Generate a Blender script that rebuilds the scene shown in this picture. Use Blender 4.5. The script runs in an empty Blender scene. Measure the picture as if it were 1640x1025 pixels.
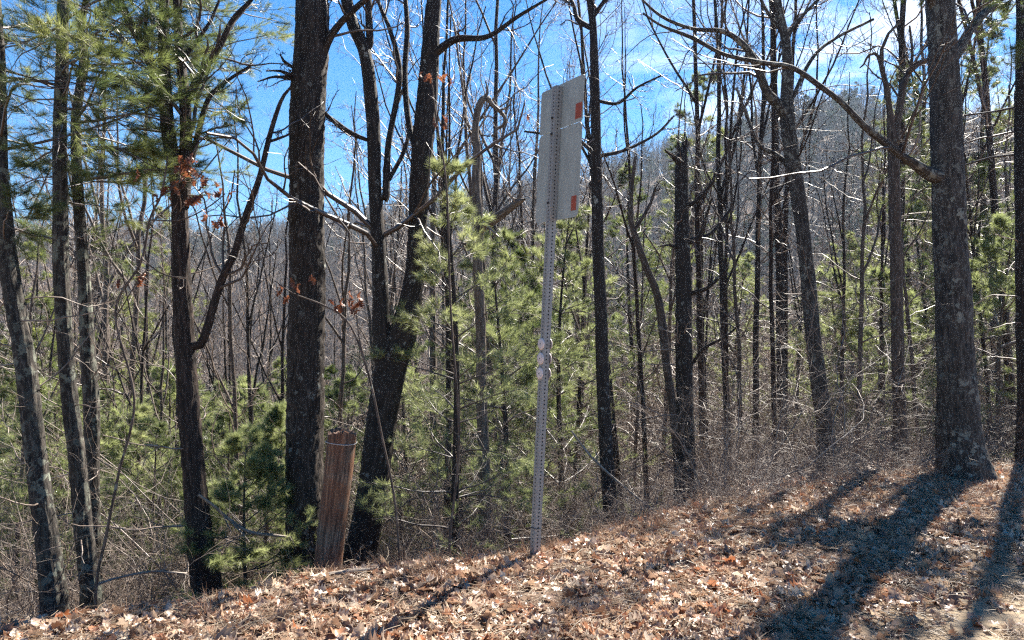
import bpy, math, random
import numpy as np
from math import radians, sin, cos, pi

sc = bpy.context.scene
COL = sc.collection
rng = np.random.default_rng(7)
random.seed(7)

# ------------------------------------------------------------------ camera
cam_d = bpy.data.cameras.new("camera")
cam_d.sensor_width = 36.0
cam_d.lens = 26.0
cam_d.clip_start = 0.05
cam_d.clip_end = 3000
cam = bpy.data.objects.new("camera", cam_d)
COL.objects.link(cam)
cam.location = (0, 0, 1.6)
cam.rotation_euler = (radians(90.22), 0, 0)
sc.camera = cam

# ------------------------------------------------------------------ light
SUN_EL, SUN_AZ = radians(48), radians(36)          # azimuth measured from +Y towards +X
sun_dir = np.array([sin(SUN_AZ) * cos(SUN_EL), cos(SUN_AZ) * cos(SUN_EL), sin(SUN_EL)])
sd = bpy.data.lights.new("sun", 'SUN')
sd.energy = 5.0
sd.angle = radians(0.53)
sd.color = (1.0, 0.94, 0.84)
sun = bpy.data.objects.new("sun", sd)
COL.objects.link(sun)
from mathutils import Vector, Matrix
sun.rotation_euler = Vector(-sun_dir).to_track_quat('-Z', 'Y').to_euler()

W = bpy.data.worlds.new("World")
sc.world = W
W.use_nodes = True
nt = W.node_tree
nt.nodes.clear()
N = nt.nodes.new
sky = N('ShaderNodeTexSky')
sky.sky_type = 'NISHITA'
sky.sun_disc = False
sky.sun_elevation = SUN_EL
sky.sun_rotation = SUN_AZ
sky.altitude = 700
sky.air_density = 1.0
sky.dust_density = 0.0
sky.ozone_density = 4.0
tc = N('ShaderNodeTexCoord')
mp = N('ShaderNodeMapping')
mp.inputs['Scale'].default_value = (1.6, 1.1, 5.0)
mp.inputs['Rotation'].default_value = (0, radians(18), radians(20))
nz = N('ShaderNodeTexNoise')
nz.inputs['Scale'].default_value = 2.3
nz.inputs['Detail'].default_value = 5
nz.inputs['Roughness'].default_value = 0.6
nz.inputs['Distortion'].default_value = 0.7
nt.links.new(tc.outputs['Generated'], mp.inputs['Vector'])
nt.links.new(mp.outputs[0], nz.inputs['Vector'])
rp = N('ShaderNodeMapRange')
rp.inputs['From Min'].default_value = 0.42
rp.inputs['From Max'].default_value = 0.85
nt.links.new(nz.outputs['Fac'], rp.inputs['Value'])
dot = N('ShaderNodeVectorMath')
dot.operation = 'DOT_PRODUCT'
_cd = np.array([0.55, 1.0, 0.42]); _cd /= np.linalg.norm(_cd)
dot.inputs[1].default_value = tuple(_cd)
nt.links.new(tc.outputs['Generated'], dot.inputs[0])
rp2 = N('ShaderNodeMapRange')
rp2.inputs['From Min'].default_value = 0.90
rp2.inputs['From Max'].default_value = 1.0
nt.links.new(dot.outputs['Value'], rp2.inputs['Value'])
mul = N('ShaderNodeMath'); mul.operation = 'MULTIPLY'
nt.links.new(rp.outputs[0], mul.inputs[0]); nt.links.new(rp2.outputs[0], mul.inputs[1])
hsv = N('ShaderNodeHueSaturation')
hsv.inputs['Saturation'].default_value = 1.4
hsv.inputs['Value'].default_value = 0.72
nt.links.new(sky.outputs[0], hsv.inputs['Color'])
mx = N('ShaderNodeMix'); mx.data_type = 'RGBA'
nt.links.new(mul.outputs[0], mx.inputs[0])
nt.links.new(hsv.outputs[0], mx.inputs[6])
mx.inputs[7].default_value = (11, 11.3, 11.8, 1)
bg = N('ShaderNodeBackground')
bg.inputs['Strength'].default_value = 0.055
nt.links.new(mx.outputs[2], bg.inputs['Color'])
wo = N('ShaderNodeOutputWorld')
nt.links.new(bg.outputs[0], wo.inputs['Surface'])

sc.view_settings.view_transform = 'Standard'
sc.view_settings.look = 'None'
sc.view_settings.gamma = 1
sc.view_settings.exposure = 2.22
sc.cycles.max_bounces = 6
sc.cycles.diffuse_bounces = 3
sc.cycles.transparent_max_bounces = 8
sc.cycles.volume_bounces = 0
sc.cycles.use_denoising = False
sc.cycles.denoiser = 'OPENIMAGEDENOISE'
sc.cycles.denoising_prefilter = 'ACCURATE'
sc.cycles.caustics_reflective = False
sc.cycles.caustics_refractive = False
sc.cycles.sample_clamp_indirect = 4
sc.cycles.filter_width = 1.3

# ------------------------------------------------------------------ helpers
F = 1185.0

def P(px, py, d):
    return np.array([(px - 820) / F * d, d, 1.6 + (517 - py) / F * d])

class Geo:
    def __init__(s):
        s.v = []; s.q = []; s.t = []; s.bc = []; s.n = 0
    def add(s, v, q=None, t=None, bc=None):
        v = np.asarray(v, dtype=np.float32).reshape(-1, 3)
        s.v.append(v)
        s.bc.append(np.zeros_like(v) if bc is None else np.asarray(bc, dtype=np.float32).reshape(-1, 3))
        if q is not None and len(q): s.q.append(np.asarray(q, dtype=np.int64).reshape(-1, 4) + s.n)
        if t is not None and len(t): s.t.append(np.asarray(t, dtype=np.int64).reshape(-1, 3) + s.n)
        s.n += len(v)
    def mesh(s, name, mat, smooth=True):
        v = np.concatenate(s.v) if s.v else np.zeros((0, 3), np.float32)
        bc = np.concatenate(s.bc) if s.bc else v
        q = np.concatenate(s.q) if s.q else np.zeros((0, 4), np.int64)
        t = np.concatenate(s.t) if s.t else np.zeros((0, 3), np.int64)
        me = bpy.data.meshes.new(name)
        me.vertices.add(len(v)); me.vertices.foreach_set('co', v.ravel())
        li = np.concatenate([q.ravel(), t.ravel()]).astype(np.int32)
        me.loops.add(len(li)); me.loops.foreach_set('vertex_index', li)
        ls = np.concatenate([np.arange(len(q)) * 4, len(q) * 4 + np.arange(len(t)) * 3]).astype(np.int32)
        me.polygons.add(len(ls)); me.polygons.foreach_set('loop_start', ls)
        me.update(calc_edges=True)
        me.polygons.foreach_set('use_smooth', np.full(len(ls), smooth))
        a = me.attributes.new('bc', 'FLOAT_VECTOR', 'POINT')
        a.data.foreach_set('vector', bc.ravel())
        me.validate()
        if mat: me.materials.append(mat)
        return me

def link(name, me, parent=None, loc=None):
    o = bpy.data.objects.new(name, me)
    COL.objects.link(o)
    if parent is not None: o.parent = parent
    if loc is not None: o.location = loc
    return o

def tag(o, label=None, cat=None, group=None, kind=None):
    if label: o['label'] = label
    if cat: o['category'] = cat
    if group: o['group'] = group
    if kind: o['kind'] = kind
    return o

def empty(name, loc, rz=0):
    o = bpy.data.objects.new(name, None)
    COL.objects.link(o)
    o.empty_display_size = 0.2
    o.location = loc; o.rotation_euler = (0, 0, rz)
    return o

def norm(a):
    return a / np.maximum(np.linalg.norm(a, axis=-1, keepdims=True), 1e-9)

def tubes(g, pts, rad, k=3, cap=False, disp=None):
    """pts (M,n,3), rad (M,n): M tapered tubes at once"""
    pts = np.asarray(pts, float); rad = np.asarray(rad, float)
    if pts.ndim == 2: pts = pts[None]; rad = rad[None]
    M, n, _ = pts.shape
    if M == 0: return
    tan = np.gradient(pts, axis=1); tan = norm(tan)
    avg = norm(pts[:, -1] - pts[:, 0])
    ref = np.where(np.abs(avg[:, 2:3]) < 0.8, np.array([[0, 0, 1.0]]), np.array([[1.0, 0, 0]]))
    u = norm(np.cross(tan, ref[:, None, :])); w = np.cross(tan, u)
    th = np.arange(k) * 2 * pi / k
    R = rad[:, :, None]
    seg = np.linalg.norm(np.diff(pts, axis=1), axis=2)
    s = np.concatenate([np.zeros((M, 1)), np.cumsum(seg, 1)], 1)[:, :, None] + np.zeros((1, 1, k))
    off = rng.random((M, 1, 1)) * 7
    if disp is not None:
        R = R * (1 + disp(th[None, None, :], s))
    c = np.cos(th); sn = np.sin(th)
    v = pts[:, :, None, :] + R[..., None] * (c[None, None, :, None] * u[:, :, None, :] + sn[None, None, :, None] * w[:, :, None, :])
    Rb = rad[:, :, None]
    bc = np.stack([Rb * c + off, Rb * sn + 0 * off, s + off], -1)
    base = (np.arange(M) * n * k)[:, None, None]
    i = (np.arange(n - 1) * k)[None, :, None]; j = np.arange(k)[None, None, :]
    j2 = (j + 1) % k
    q = np.stack([base + i + j, base + i + j2, base + i + k + j2, base + i + k + j], -1)
    g.add(v, q.reshape(-1, 4), bc=bc)
    if cap:
        for m in range(M):
            for e, ring in ((0, 0), (1, n - 1)):
                idx = m * n * k + ring * k + np.arange(k)
                cpt = pts[m, ring]
                vv = np.concatenate([v.reshape(-1, 3)[idx], cpt[None]])
                tt = [(a, (a + 1) % k, k) if e else ((a + 1) % k, a, k) for a in range(k)]
                g.add(vv, None, tt, bc=np.concatenate([bc.reshape(-1, 3)[idx], bc.reshape(-1, 3)[idx][:1]]))

def kids(pts, rad, K, t=(0.25, 1.0), ang=(35, 65), ln=(0.35, 0.6), n=5, wig=0.12, up=0.0, rs=0.6, rmin=0.002, taper=0.35, maxlen=99, flat=None, drop=0.0):
    """K children on every parent polyline"""
    M, n0, _ = pts.shape
    if M == 0: return np.zeros((0, n, 3)), np.zeros((0, n))
    pi_ = np.repeat(np.arange(M), K)
    if drop: pi_ = pi_[rng.random(len(pi_)) > drop]
    m = len(pi_)
    tt = rng.uniform(t[0], t[1], m)
    f = tt * (n0 - 1); i0 = np.minimum(f.astype(int), n0 - 2); fr = (f - i0)[:, None]
    a = pts[pi_, i0]; b = pts[pi_, i0 + 1]
    p = a * (1 - fr) + b * fr
    d = norm(b - a)
    r0 = rad[pi_, i0] * (1 - fr[:, 0]) + rad[pi_, i0 + 1] * fr[:, 0]
    L = np.linalg.norm(np.diff(pts, axis=1), axis=2).sum(1)[pi_]
    l = np.minimum(L * rng.uniform(ln[0], ln[1], m) * (1.15 - 0.6 * tt), maxlen)
    ref = norm(rng.normal(size=(m, 3)))
    if flat is not None: ref = norm(np.array([[0, 0, 1.0]]) + rng.normal(size=(m, 3)) * flat)
    side = norm(np.cross(d, ref)) * np.where(rng.random(m) < 0.5, 1, -1)[:, None]
    A = np.radians(rng.uniform(ang[0], ang[1], m))[:, None]
    dd = norm(d * np.cos(A) + side * np.sin(A))
    out = np.zeros((m, n, 3)); out[:, 0] = p
    st = (l / (n - 1))[:, None]
    for k in range(1, n):
        dd = norm(dd + rng.normal(size=(m, 3)) * wig + np.array([0, 0, up]))
        out[:, k] = out[:, k - 1] + dd * st
    rr = np.maximum(np.minimum(r0 * rs, r0 * 0.95), rmin)[:, None] * np.linspace(1, taper, n)[None]
    return out, np.maximum(rr, rmin * 0.6)

def resample(path, step):
    """path rows: x,y,z,r  -> smooth catmull points"""
    p = np.asarray(path, float)
    seg = np.linalg.norm(np.diff(p[:, :3], axis=0), axis=1)
    s = np.concatenate([[0], np.cumsum(seg)])
    n = max(4, int(s[-1] / step))
    t = np.linspace(0, s[-1], n)
    pp = np.vstack([2 * p[0] - p[1], p, 2 * p[-1] - p[-2]])
    out = []
    for x in t:
        i = min(max(np.searchsorted(s, x, side='right') - 1, 0), len(p) - 2)
        u = (x - s[i]) / max(seg[i], 1e-9)
        a, b, c, d = pp[i], pp[i + 1], pp[i + 2], pp[i + 3]
        out.append(0.5 * ((2 * b) + (-a + c) * u + (2 * a - 5 * b + 4 * c - d) * u * u + (-a + 3 * b - 3 * c + d) * u ** 3))
    o = np.array(out)
    o[:, 3] = np.maximum(o[:, 3], 0.003)
    return o[:, :3], o[:, 3]

def bark_disp(nr, amp, seed, knots=True):
    r = np.random.default_rng(seed)
    ph = r.random(12) * 6.28
    def f(th, s):
        w = 0.5 * np.sin(s * 2.1 + ph[0]) + 0.45 * np.sin(s * 5.3 + ph[1] + 2 * th) + 0.35 * np.sin(s * 11.7 + ph[2] + 3 * th)
        a = np.abs(np.sin(nr * 0.5 * th + 2.0 * w))
        b = np.abs(np.sin(nr * th + 3.5 * w + ph[3] + 2.0 * np.sin(s * 17 + 5 * th)))
        brk = np.abs(np.sin(s * 23 + 3.0 * np.sin(nr * .5 * th + ph[7]) + 4 * np.sin(3 * th + s * 3)))
        e = amp * ((a ** .6 - .6) + .5 * (b ** .7 - .6) + .35 * (brk ** .5 - .7))
        e = e + 0.035 * np.sin(2 * th + s * 1.3 + ph[4]) + 0.03 * np.sin(3 * th - s * 2.9 + ph[5]) + .02 * np.sin(th + s * 6 + ph[6])
        return e
    return f

# ------------------------------------------------------------------ materials
def mat(name):
    m = bpy.data.materials.new(name); m.use_nodes = True
    t = m.node_tree
    b = t.nodes['Principled BSDF']
    return m, t, b

def ramp(t, stops, interp='LINEAR'):
    r = t.nodes.new('ShaderNodeValToRGB')
    r.color_ramp.interpolation = interp
    e = r.color_ramp.elements
    while len(e) < len(stops): e.new(0.5)
    for x, (pos, c) in zip(e, stops):
        x.position = pos; x.color = (c[0], c[1], c[2], 1)
    return r

def bark(name, dark, mid, light, lichen=(0.28, 0.30, 0.25), lich=0.62, scale=1.0, bump=0.8, rough=0.75, spec=0.35):
    m, t, b = mat(name)
    L = t.links.new
    at = t.nodes.new('ShaderNodeAttribute'); at.attribute_name = 'bc'
    oi = t.nodes.new('ShaderNodeObjectInfo')
    ad = t.nodes.new('ShaderNodeVectorMath'); ad.operation = 'ADD'
    sc_ = t.nodes.new('ShaderNodeMath'); sc_.operation = 'MULTIPLY'; sc_.inputs[1].default_value = 13
    L(oi.outputs['Random'], sc_.inputs[0])
    L(at.outputs['Vector'], ad.inputs[0]); L(sc_.outputs[0], ad.inputs[1])
    mp = t.nodes.new('ShaderNodeMapping'); mp.inputs['Scale'].default_value = (1, 1, 0.16)
    L(ad.outputs[0], mp.inputs['Vector'])
    n1 = t.nodes.new('ShaderNodeTexNoise'); n1.inputs['Scale'].default_value = 55 * scale; n1.inputs['Detail'].default_value = 8; n1.inputs['Roughness'].default_value = .7
    n1.inputs['Distortion'].default_value = 0.6
    L(mp.outputs[0], n1.inputs['Vector'])
    n2 = t.nodes.new('ShaderNodeTexNoise'); n2.inputs['Scale'].default_value = 14; n2.inputs['Detail'].default_value = 6; n2.inputs['Roughness'].default_value = .65
    L(ad.outputs[0], n2.inputs['Vector'])
    n3 = t.nodes.new('ShaderNodeTexNoise'); n3.inputs['Scale'].default_value = 2.2; n3.inputs['Detail'].default_value = 3
    L(ad.outputs[0], n3.inputs['Vector'])
    r1 = ramp(t, [(0.36, dark), (0.52, mid), (0.68, light)])
    L(n1.outputs['Fac'], r1.inputs[0])
    r2 = t.nodes.new('ShaderNodeMapRange'); r2.inputs['From Min'].default_value = lich; r2.inputs['From Max'].default_value = lich + .035
    L(n2.outputs['Fac'], r2.inputs['Value'])
    r3 = t.nodes.new('ShaderNodeMapRange'); r3.inputs['From Min'].default_value = .38; r3.inputs['From Max'].default_value = .62
    L(n3.outputs['Fac'], r3.inputs['Value'])
    mu = t.nodes.new('ShaderNodeMath'); mu.operation = 'MULTIPLY'
    L(r2.outputs[0], mu.inputs[0]); L(r3.outputs[0], mu.inputs[1])
    mx = t.nodes.new('ShaderNodeMix'); mx.data_type = 'RGBA'
    L(mu.outputs[0], mx.inputs[0]); L(r1.outputs[0], mx.inputs[6]); mx.inputs[7].default_value = (*lichen, 1)
    L(mx.outputs[2], b.inputs['Base Color'])
    b.inputs['Roughness'].default_value = rough
    b.inputs['Specular IOR Level'].default_value = spec
    if bump:
        bp = t.nodes.new('ShaderNodeBump'); bp.inputs['Strength'].default_value = bump; bp.inputs['Distance'].default_value = .02
        L(n1.outputs['Fac'], bp.inputs['Height']); L(bp.outputs[0], b.inputs['Normal'])
    return m

M_OAK = bark('oak_bark', (.006, .0045, .0035), (.036, .026, .020), (.12, .095, .078), (.26, .27, .24), .60)
M_OAKG = bark('grey_oak_bark', (.012, .010, .008), (.06, .05, .043), (.16, .14, .12), (.25, .25, .21), .54, scale=.8, bump=1.0)
M_DARK = bark('dark_bark', (.008, .006, .005), (.03, .023, .019), (.08, .062, .05), (.30, .31, .28), .61)
M_PINE = bark('pine_bark', (.007, .006, .005), (.042, .034, .028), (.15, .125, .10), (.20, .21, .165), .52)
M_RED = bark('reddish_bark', (.006, .004, .003), (.032, .020, .015), (.11, .072, .054), (.22, .20, .17), .68)
M_DEAD = bark('dead_wood', (.10, .075, .055), (.24, .19, .15), (.40, .34, .28), (.3, .28, .24), .7, bump=.4, rough=.55)
M_TWIG = bark('twig_bark', (.11, .078, .06), (.23, .175, .14), (.38, .31, .255), (.36, .35, .3), .66, bump=0, rough=.5, spec=.5)
M_TWIGD = bark('dark_twig_bark', (.03, .022, .019), (.08, .058, .05), (.16, .12, .10), (.25, .25, .22), .7, bump=0, rough=.45, spec=.6)
M_SLIM = bark('slim_trunk_bark', (.03, .021, .016), (.095, .07, .055), (.20, .16, .13), (.24, .25, .21), .6, bump=.5)
M_HILL = bark('hill_tree_bark', (.06, .045, .038), (.11, .085, .07), (.17, .14, .115), (.3, .3, .27), .7, bump=0, rough=.7)

def leafy(name, cols, trans=.4, rough=.45, spec=.5, rand='noise', nscale=1.5):
    m, t, b = mat(name)
    L = t.links.new
    oi = t.nodes.new('ShaderNodeObjectInfo')
    r = ramp(t, cols)
    if rand == 'noise':
        tcn = t.nodes.new('ShaderNodeTexCoord')
        n = t.nodes.new('ShaderNodeTexNoise'); n.inputs['Scale'].default_value = nscale; n.inputs['Detail'].default_value = 5
        n.inputs['Roughness'].default_value = .75
        L(tcn.outputs['Object'], n.inputs['Vector'])
        ma = t.nodes.new('ShaderNodeMath'); ma.operation = 'MULTIPLY_ADD'; ma.inputs[1].default_value = .22
        L(oi.outputs['Random'], ma.inputs[0]); 
        sb = t.nodes.new('ShaderNodeMath'); sb.operation = 'ADD'; sb.inputs[1].default_value = -.11
        L(n.outputs['Fac'], sb.inputs[0]); L(sb.outputs[0], ma.inputs[2])
        L(ma.outputs[0], r.inputs[0])
    else:
        L(oi.outputs['Random'], r.inputs[0])
    L(r.outputs[0], b.inputs['Base Color'])
    b.inputs['Roughness'].default_value = rough
    b.inputs['Specular IOR Level'].default_value = spec
    tr = t.nodes.new('ShaderNodeBsdfTranslucent')
    L(r.outputs[0], tr.inputs['Color'])
    mxs = t.nodes.new('ShaderNodeMixShader'); mxs.inputs[0].default_value = trans
    L(b.outputs[0], mxs.inputs[1]); L(tr.outputs[0], mxs.inputs[2])
    L(mxs.outputs[0], t.nodes['Material Output'].inputs['Surface'])
    return m

M_NEEDLE = leafy('pine_needles', [(0.32, (.045, .07, .022)), (.48, (.14, .175, .055)), (.68, (.34, .36, .12))], .55, .4, .6)
M_NEEDLE2 = leafy('pale_pine_needles', [(0.3, (.15, .18, .07)), (.5, (.27, .31, .125)), (.72, (.42, .44, .21))], .6, .4, .7)
M_HILLPINE = leafy('hill_pine_needles', [(0.3, (.03, .055, .028)), (.7, (.06, .09, .04))], .2, .6, .3)
M_LEAF = leafy('oak_leaf_litter', [(0.0, (.42, .27, .17)), (.13, (.58, .44, .32)), (.27, (.24, .12, .07)), (.40, (.46, .31, .21)), (.52, (.15, .065, .035)), (.62, (.70, .58, .46)), (.72, (.11, .06, .04)), (.82, (.42, .27, .18)), (.91, (.36, .13, .055)), (1, (.55, .43, .33))], .3, .4, .6, rand='obj')
M_RUSSET = leafy('russet_oak_leaves', [(0.3, (.20, .055, .025)), (.5, (.14, .045, .022)), (.7, (.28, .11, .05))], .4, .45, .5, nscale=6)
M_GRASS = leafy('dry_grass', [(0.0, (.40, .25, .16)), (.5, (.52, .37, .26)), (1, (.33, .18, .11))], .4, .45, .5, rand='obj')
M_STRAW = leafy('straw', [(0.0, (.34, .25, .17)), (.5, (.48, .38, .27)), (1, (.26, .16, .1))], .25, .45, .5, rand='obj')

def ground_mat():
    m, t, b = mat('forest_soil')
    L = t.links.new
    tcn = t.nodes.new('ShaderNodeTexCoord')
    n1 = t.nodes.new('ShaderNodeTexNoise'); n1.inputs['Scale'].default_value = 9; n1.inputs['Detail'].default_value = 10; n1.inputs['Roughness'].default_value = .75
    n2 = t.nodes.new('ShaderNodeTexVoronoi'); n2.inputs['Scale'].default_value = 22; n2.inputs['Randomness'].default_value = 1
    n3 = t.nodes.new('ShaderNodeTexNoise'); n3.inputs['Scale'].default_value = .7; n3.inputs['Detail'].default_value = 4
    for n in (n1, n2, n3): L(tcn.outputs['Object'], n.inputs['Vector'])
    r1 = ramp(t, [(0.3, (.035, .023, .016)), (.5, (.10, .066, .045)), (.7, (.20, .14, .10))])
    L(n1.outputs['Fac'], r1.inputs[0])
    r2 = ramp(t, [(0.0, (.05, .03, .02)), (.4, (.14, .09, .062)), (.7, (.22, .145, .10)), (1, (.10, .05, .032))])
    L(n2.outputs['Color'], r2.inputs[0])
    mr = t.nodes.new('ShaderNodeMapRange'); mr.inputs['From Min'].default_value = .45; mr.inputs['From Max'].default_value = .55
    L(n3.outputs['Fac'], mr.inputs['Value'])
    mx = t.nodes.new('ShaderNodeMix'); mx.data_type = 'RGBA'
    mx.inputs[0].default_value = .5
    L(mr.outputs[0], mx.inputs[0]); L(r1.outputs[0], mx.inputs[6]); L(r2.outputs[0], mx.inputs[7])
    # packed sandy path towards the lower right of the bank
    at = t.nodes.new('ShaderNodeAttribute'); at.attribute_name = 'bc'
    sx = t.nodes.new('ShaderNodeSeparateXYZ'); L(at.outputs['Vector'], sx.inputs[0])
    mx2 = t.nodes.new('ShaderNodeMix'); mx2.data_type = 'RGBA'
    r3 = ramp(t, [(0.3, (.20, .145, .095)), (.7, (.40, .31, .21))])
    L(n1.outputs['Fac'], r3.inputs[0])
    L(sx.outputs[0], mx2.inputs[0]); L(mx.outputs[2], mx2.inputs[6]); L(r3.outputs[0], mx2.inputs[7])
    L(mx2.outputs[2], b.inputs['Base Color'])
    b.inputs['Roughness'].default_value = .9
    b.inputs['Specular IOR Level'].default_value = .2
    bp = t.nodes.new('ShaderNodeBump'); bp.inputs['Strength'].default_value = .7; bp.inputs['Distance'].default_value = .03
    L(n1.outputs['Fac'], bp.inputs['Height']); L(bp.outputs[0], b.inputs['Normal'])
    return m
M_GROUND = ground_mat()

# ------------------------------------------------------------------ terrain
def sstep(x, a, b):
    t = np.clip((x - a) / (b - a), 0, 1)
    return t * t * (3 - 2 * t)

CX = [-30, -8, -3.2, -1.5, 0.16, 1.1, 2.5, 4.0, 4.9, 6.0, 12, 40]
CY = [3.2, 3.8, 4.15, 4.45, 4.95, 5.85, 6.8, 7.9, 8.5, 8.8, 9.8, 14]
ZX = [-30, -8, -3.18, -2.58, -1.9, -1.4, 0.3, 3.8, 5.1, 6.0, 12, 40]
ZY = [-2.5, -.8, -.2, -.13, -.09, 0.0, 0.0, -.03, -.13, -.15, -.25, -.6]

def bumps(x, y):
    return (.5 * np.sin(x * 1.3 + 1.7 * np.sin(y * .9)) * np.sin(y * 1.1 + x * .4) + .3 * np.sin(3.1 * x + y) * np.sin(2.7 * y - .6 * x) + .2 * np.sin(6.3 * x - 2 * y) * np.sin(5.9 * y))

def height(x, y):
    x = np.asarray(x, float); y = np.asarray(y, float)
    yc = np.interp(x, CX, CY)
    d = y - yc
    u = x / np.maximum(y, 6)
    k = sstep(u, -.15, .62)
    s = .40 * (1 - k) + .17 * k
    floor = 15 * (1 - k) + 7 * k
    z = np.interp(x, ZX, ZY) + .03 * bumps(x, y)
    dd = np.maximum(d, 0)
    drop = s * dd * sstep(dd, -.1, .6)
    drop = floor * (1 - np.exp(-drop / floor))
    z = z - drop + (.5 * bumps(x * .16, y * .16)) * sstep(dd, 4, 20)
    Rr = 290 * (1 - k) + 235 * k
    e = np.interp(u, [-1.5, -.69, -.40, -.27, -.10, .07, .24, .36, .48, .70, 1.5], [.075, .085, .085, .10, .125, .15, .195, .235, .245, .205, .16])
    top = e * Rr + 1.6
    r = np.sqrt(np.minimum(x * x, (1.2 * np.maximum(y, 1)) ** 2) * .0 + y * y)
    h = sstep(r, 62, 1.0 * Rr)
    hf = (z + floor * .0) * (1 - h) + top * h
    hf = hf + 5 * h * bumps(x * .03, y * .03) * .6
    hf = hf - sstep(r, Rr, Rr + 170) * 30
    return hf

def hz(x, y): return float(height(x, y))

def axis_pts(lo, hi, near_lo, near_hi, step, n_far):
    mid = np.arange(near_lo, near_hi, step)
    a = near_lo - (np.geomspace(1, near_lo - lo + 1, n_far)[1:] - 1)[::-1]
    b = near_hi + (np.geomspace(1, hi - near_hi + 1, n_far) - 1)
    return np.concatenate([a, mid, b])
gx = axis_pts(-420, 420, -6, 9, .08, 90)
gy = axis_pts(-60, 520, 1.5, 11, .08, 110)
XX, YY = np.meshgrid(gx, gy)
ZZ = height(XX, YY)
near = (np.abs(YY - 6) < 6) & (np.abs(XX) < 9)
ZZ = ZZ + np.where(near, .012 * np.sin(XX * 13 + 3 * np.sin(YY * 7)) * np.sin(YY * 17 + 2 * np.sin(XX * 9)), 0)

def bare(x, y):
    """how bare the packed dirt is (0..1)"""
    a = np.exp(-(((x - 2.75) / .9) ** 2 + ((y - 3.9) / .55) ** 2))
    b = .75 * np.exp(-(((x - 3.3) / .45) ** 2 + ((y - 4.7) / .6) ** 2))
    c = .7 * np.exp(-(((x - 1.6) / 1.1) ** 2 + ((y - 3.45) / .25) ** 2))
    w = .5 + .5 * bumps(x * 2.3, y * 2.3)
    return np.clip((a + b + c) * (0.9 + 1.2 * w), 0, 1)

g = Geo()
ny, nx = XX.shape
ii = (np.arange(ny - 1) * nx)[:, None] + np.arange(nx - 1)[None]
BB = bare(XX, YY)
g.add(np.stack([XX, YY, ZZ], -1), np.stack([ii, ii + 1, ii + nx + 1, ii + nx], -1).reshape(-1, 4), bc=np.stack([BB, BB, BB], -1))
ground = link('ground', g.mesh('ground', M_GROUND))
tag(ground, kind='structure')

# ------------------------------------------------------------------ scatter (for stuff only)
def scatter(name, pts, rot, scl, protos, label, mats=None):
    pts = np.asarray(pts, np.float32); n = len(pts)
    me = bpy.data.meshes.new(name)
    me.vertices.add(n); me.vertices.foreach_set('co', pts.ravel())
    a = me.attributes.new('rot', 'FLOAT_VECTOR', 'POINT'); a.data.foreach_set('vector', np.asarray(rot, np.float32).ravel())
    a = me.attributes.new('scl', 'FLOAT', 'POINT'); a.data.foreach_set('value', np.asarray(scl, np.float32).ravel())
    a = me.attributes.new('idx', 'INT', 'POINT'); a.data.foreach_set('value', rng.integers(0, len(protos), n).astype(np.int32))
    o = link(name, me)
    c = bpy.data.collections.new(name + '_kinds')
    for i, pm in enumerate(protos):
        c.objects.link(bpy.data.objects.new('%s_kind_%02d' % (name, i), pm))
    ng = bpy.data.node_groups.new(name + '_spread', 'GeometryNodeTree')
    ng.interface.new_socket('Geometry', in_out='INPUT', socket_type='NodeSocketGeometry')
    ng.interface.new_socket('Geometry', in_out='OUTPUT', socket_type='NodeSocketGeometry')
    A = ng.nodes.new
    gi = A('NodeGroupInput'); go = A('NodeGroupOutput')
    ci = A('GeometryNodeCollectionInfo'); ci.inputs['Collection'].default_value = c
    ci.inputs['Separate Children'].default_value = True; ci.inputs['Reset Children'].default_value = True
    ip = A('GeometryNodeInstanceOnPoints'); ip.inputs['Pick Instance'].default_value = True
    def na(nm, ty):
        x = A('GeometryNodeInputNamedAttribute'); x.data_type = ty; x.inputs['Name'].default_value = nm
        return x.outputs['Attribute']
    l = ng.links.new
    l(gi.outputs[0], ip.inputs['Points']); l(ci.outputs[0], ip.inputs['Instance'])
    l(na('idx', 'INT'), ip.inputs['Instance Index'])
    e2r = A('FunctionNodeEulerToRotation'); l(na('rot', 'FLOAT_VECTOR'), e2r.inputs[0]); l(e2r.outputs[0], ip.inputs['Rotation'])
    cv = A('ShaderNodeCombineXYZ'); s_ = na('scl', 'FLOAT')
    for k in range(3): l(s_, cv.inputs[k])
    l(cv.outputs[0], ip.inputs['Scale'])
    l(ip.outputs[0], go.inputs[0])
    md = o.modifiers.new('spread', 'NODES'); md.node_group = ng
    tag(o, label, kind='stuff')
    return o

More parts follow.
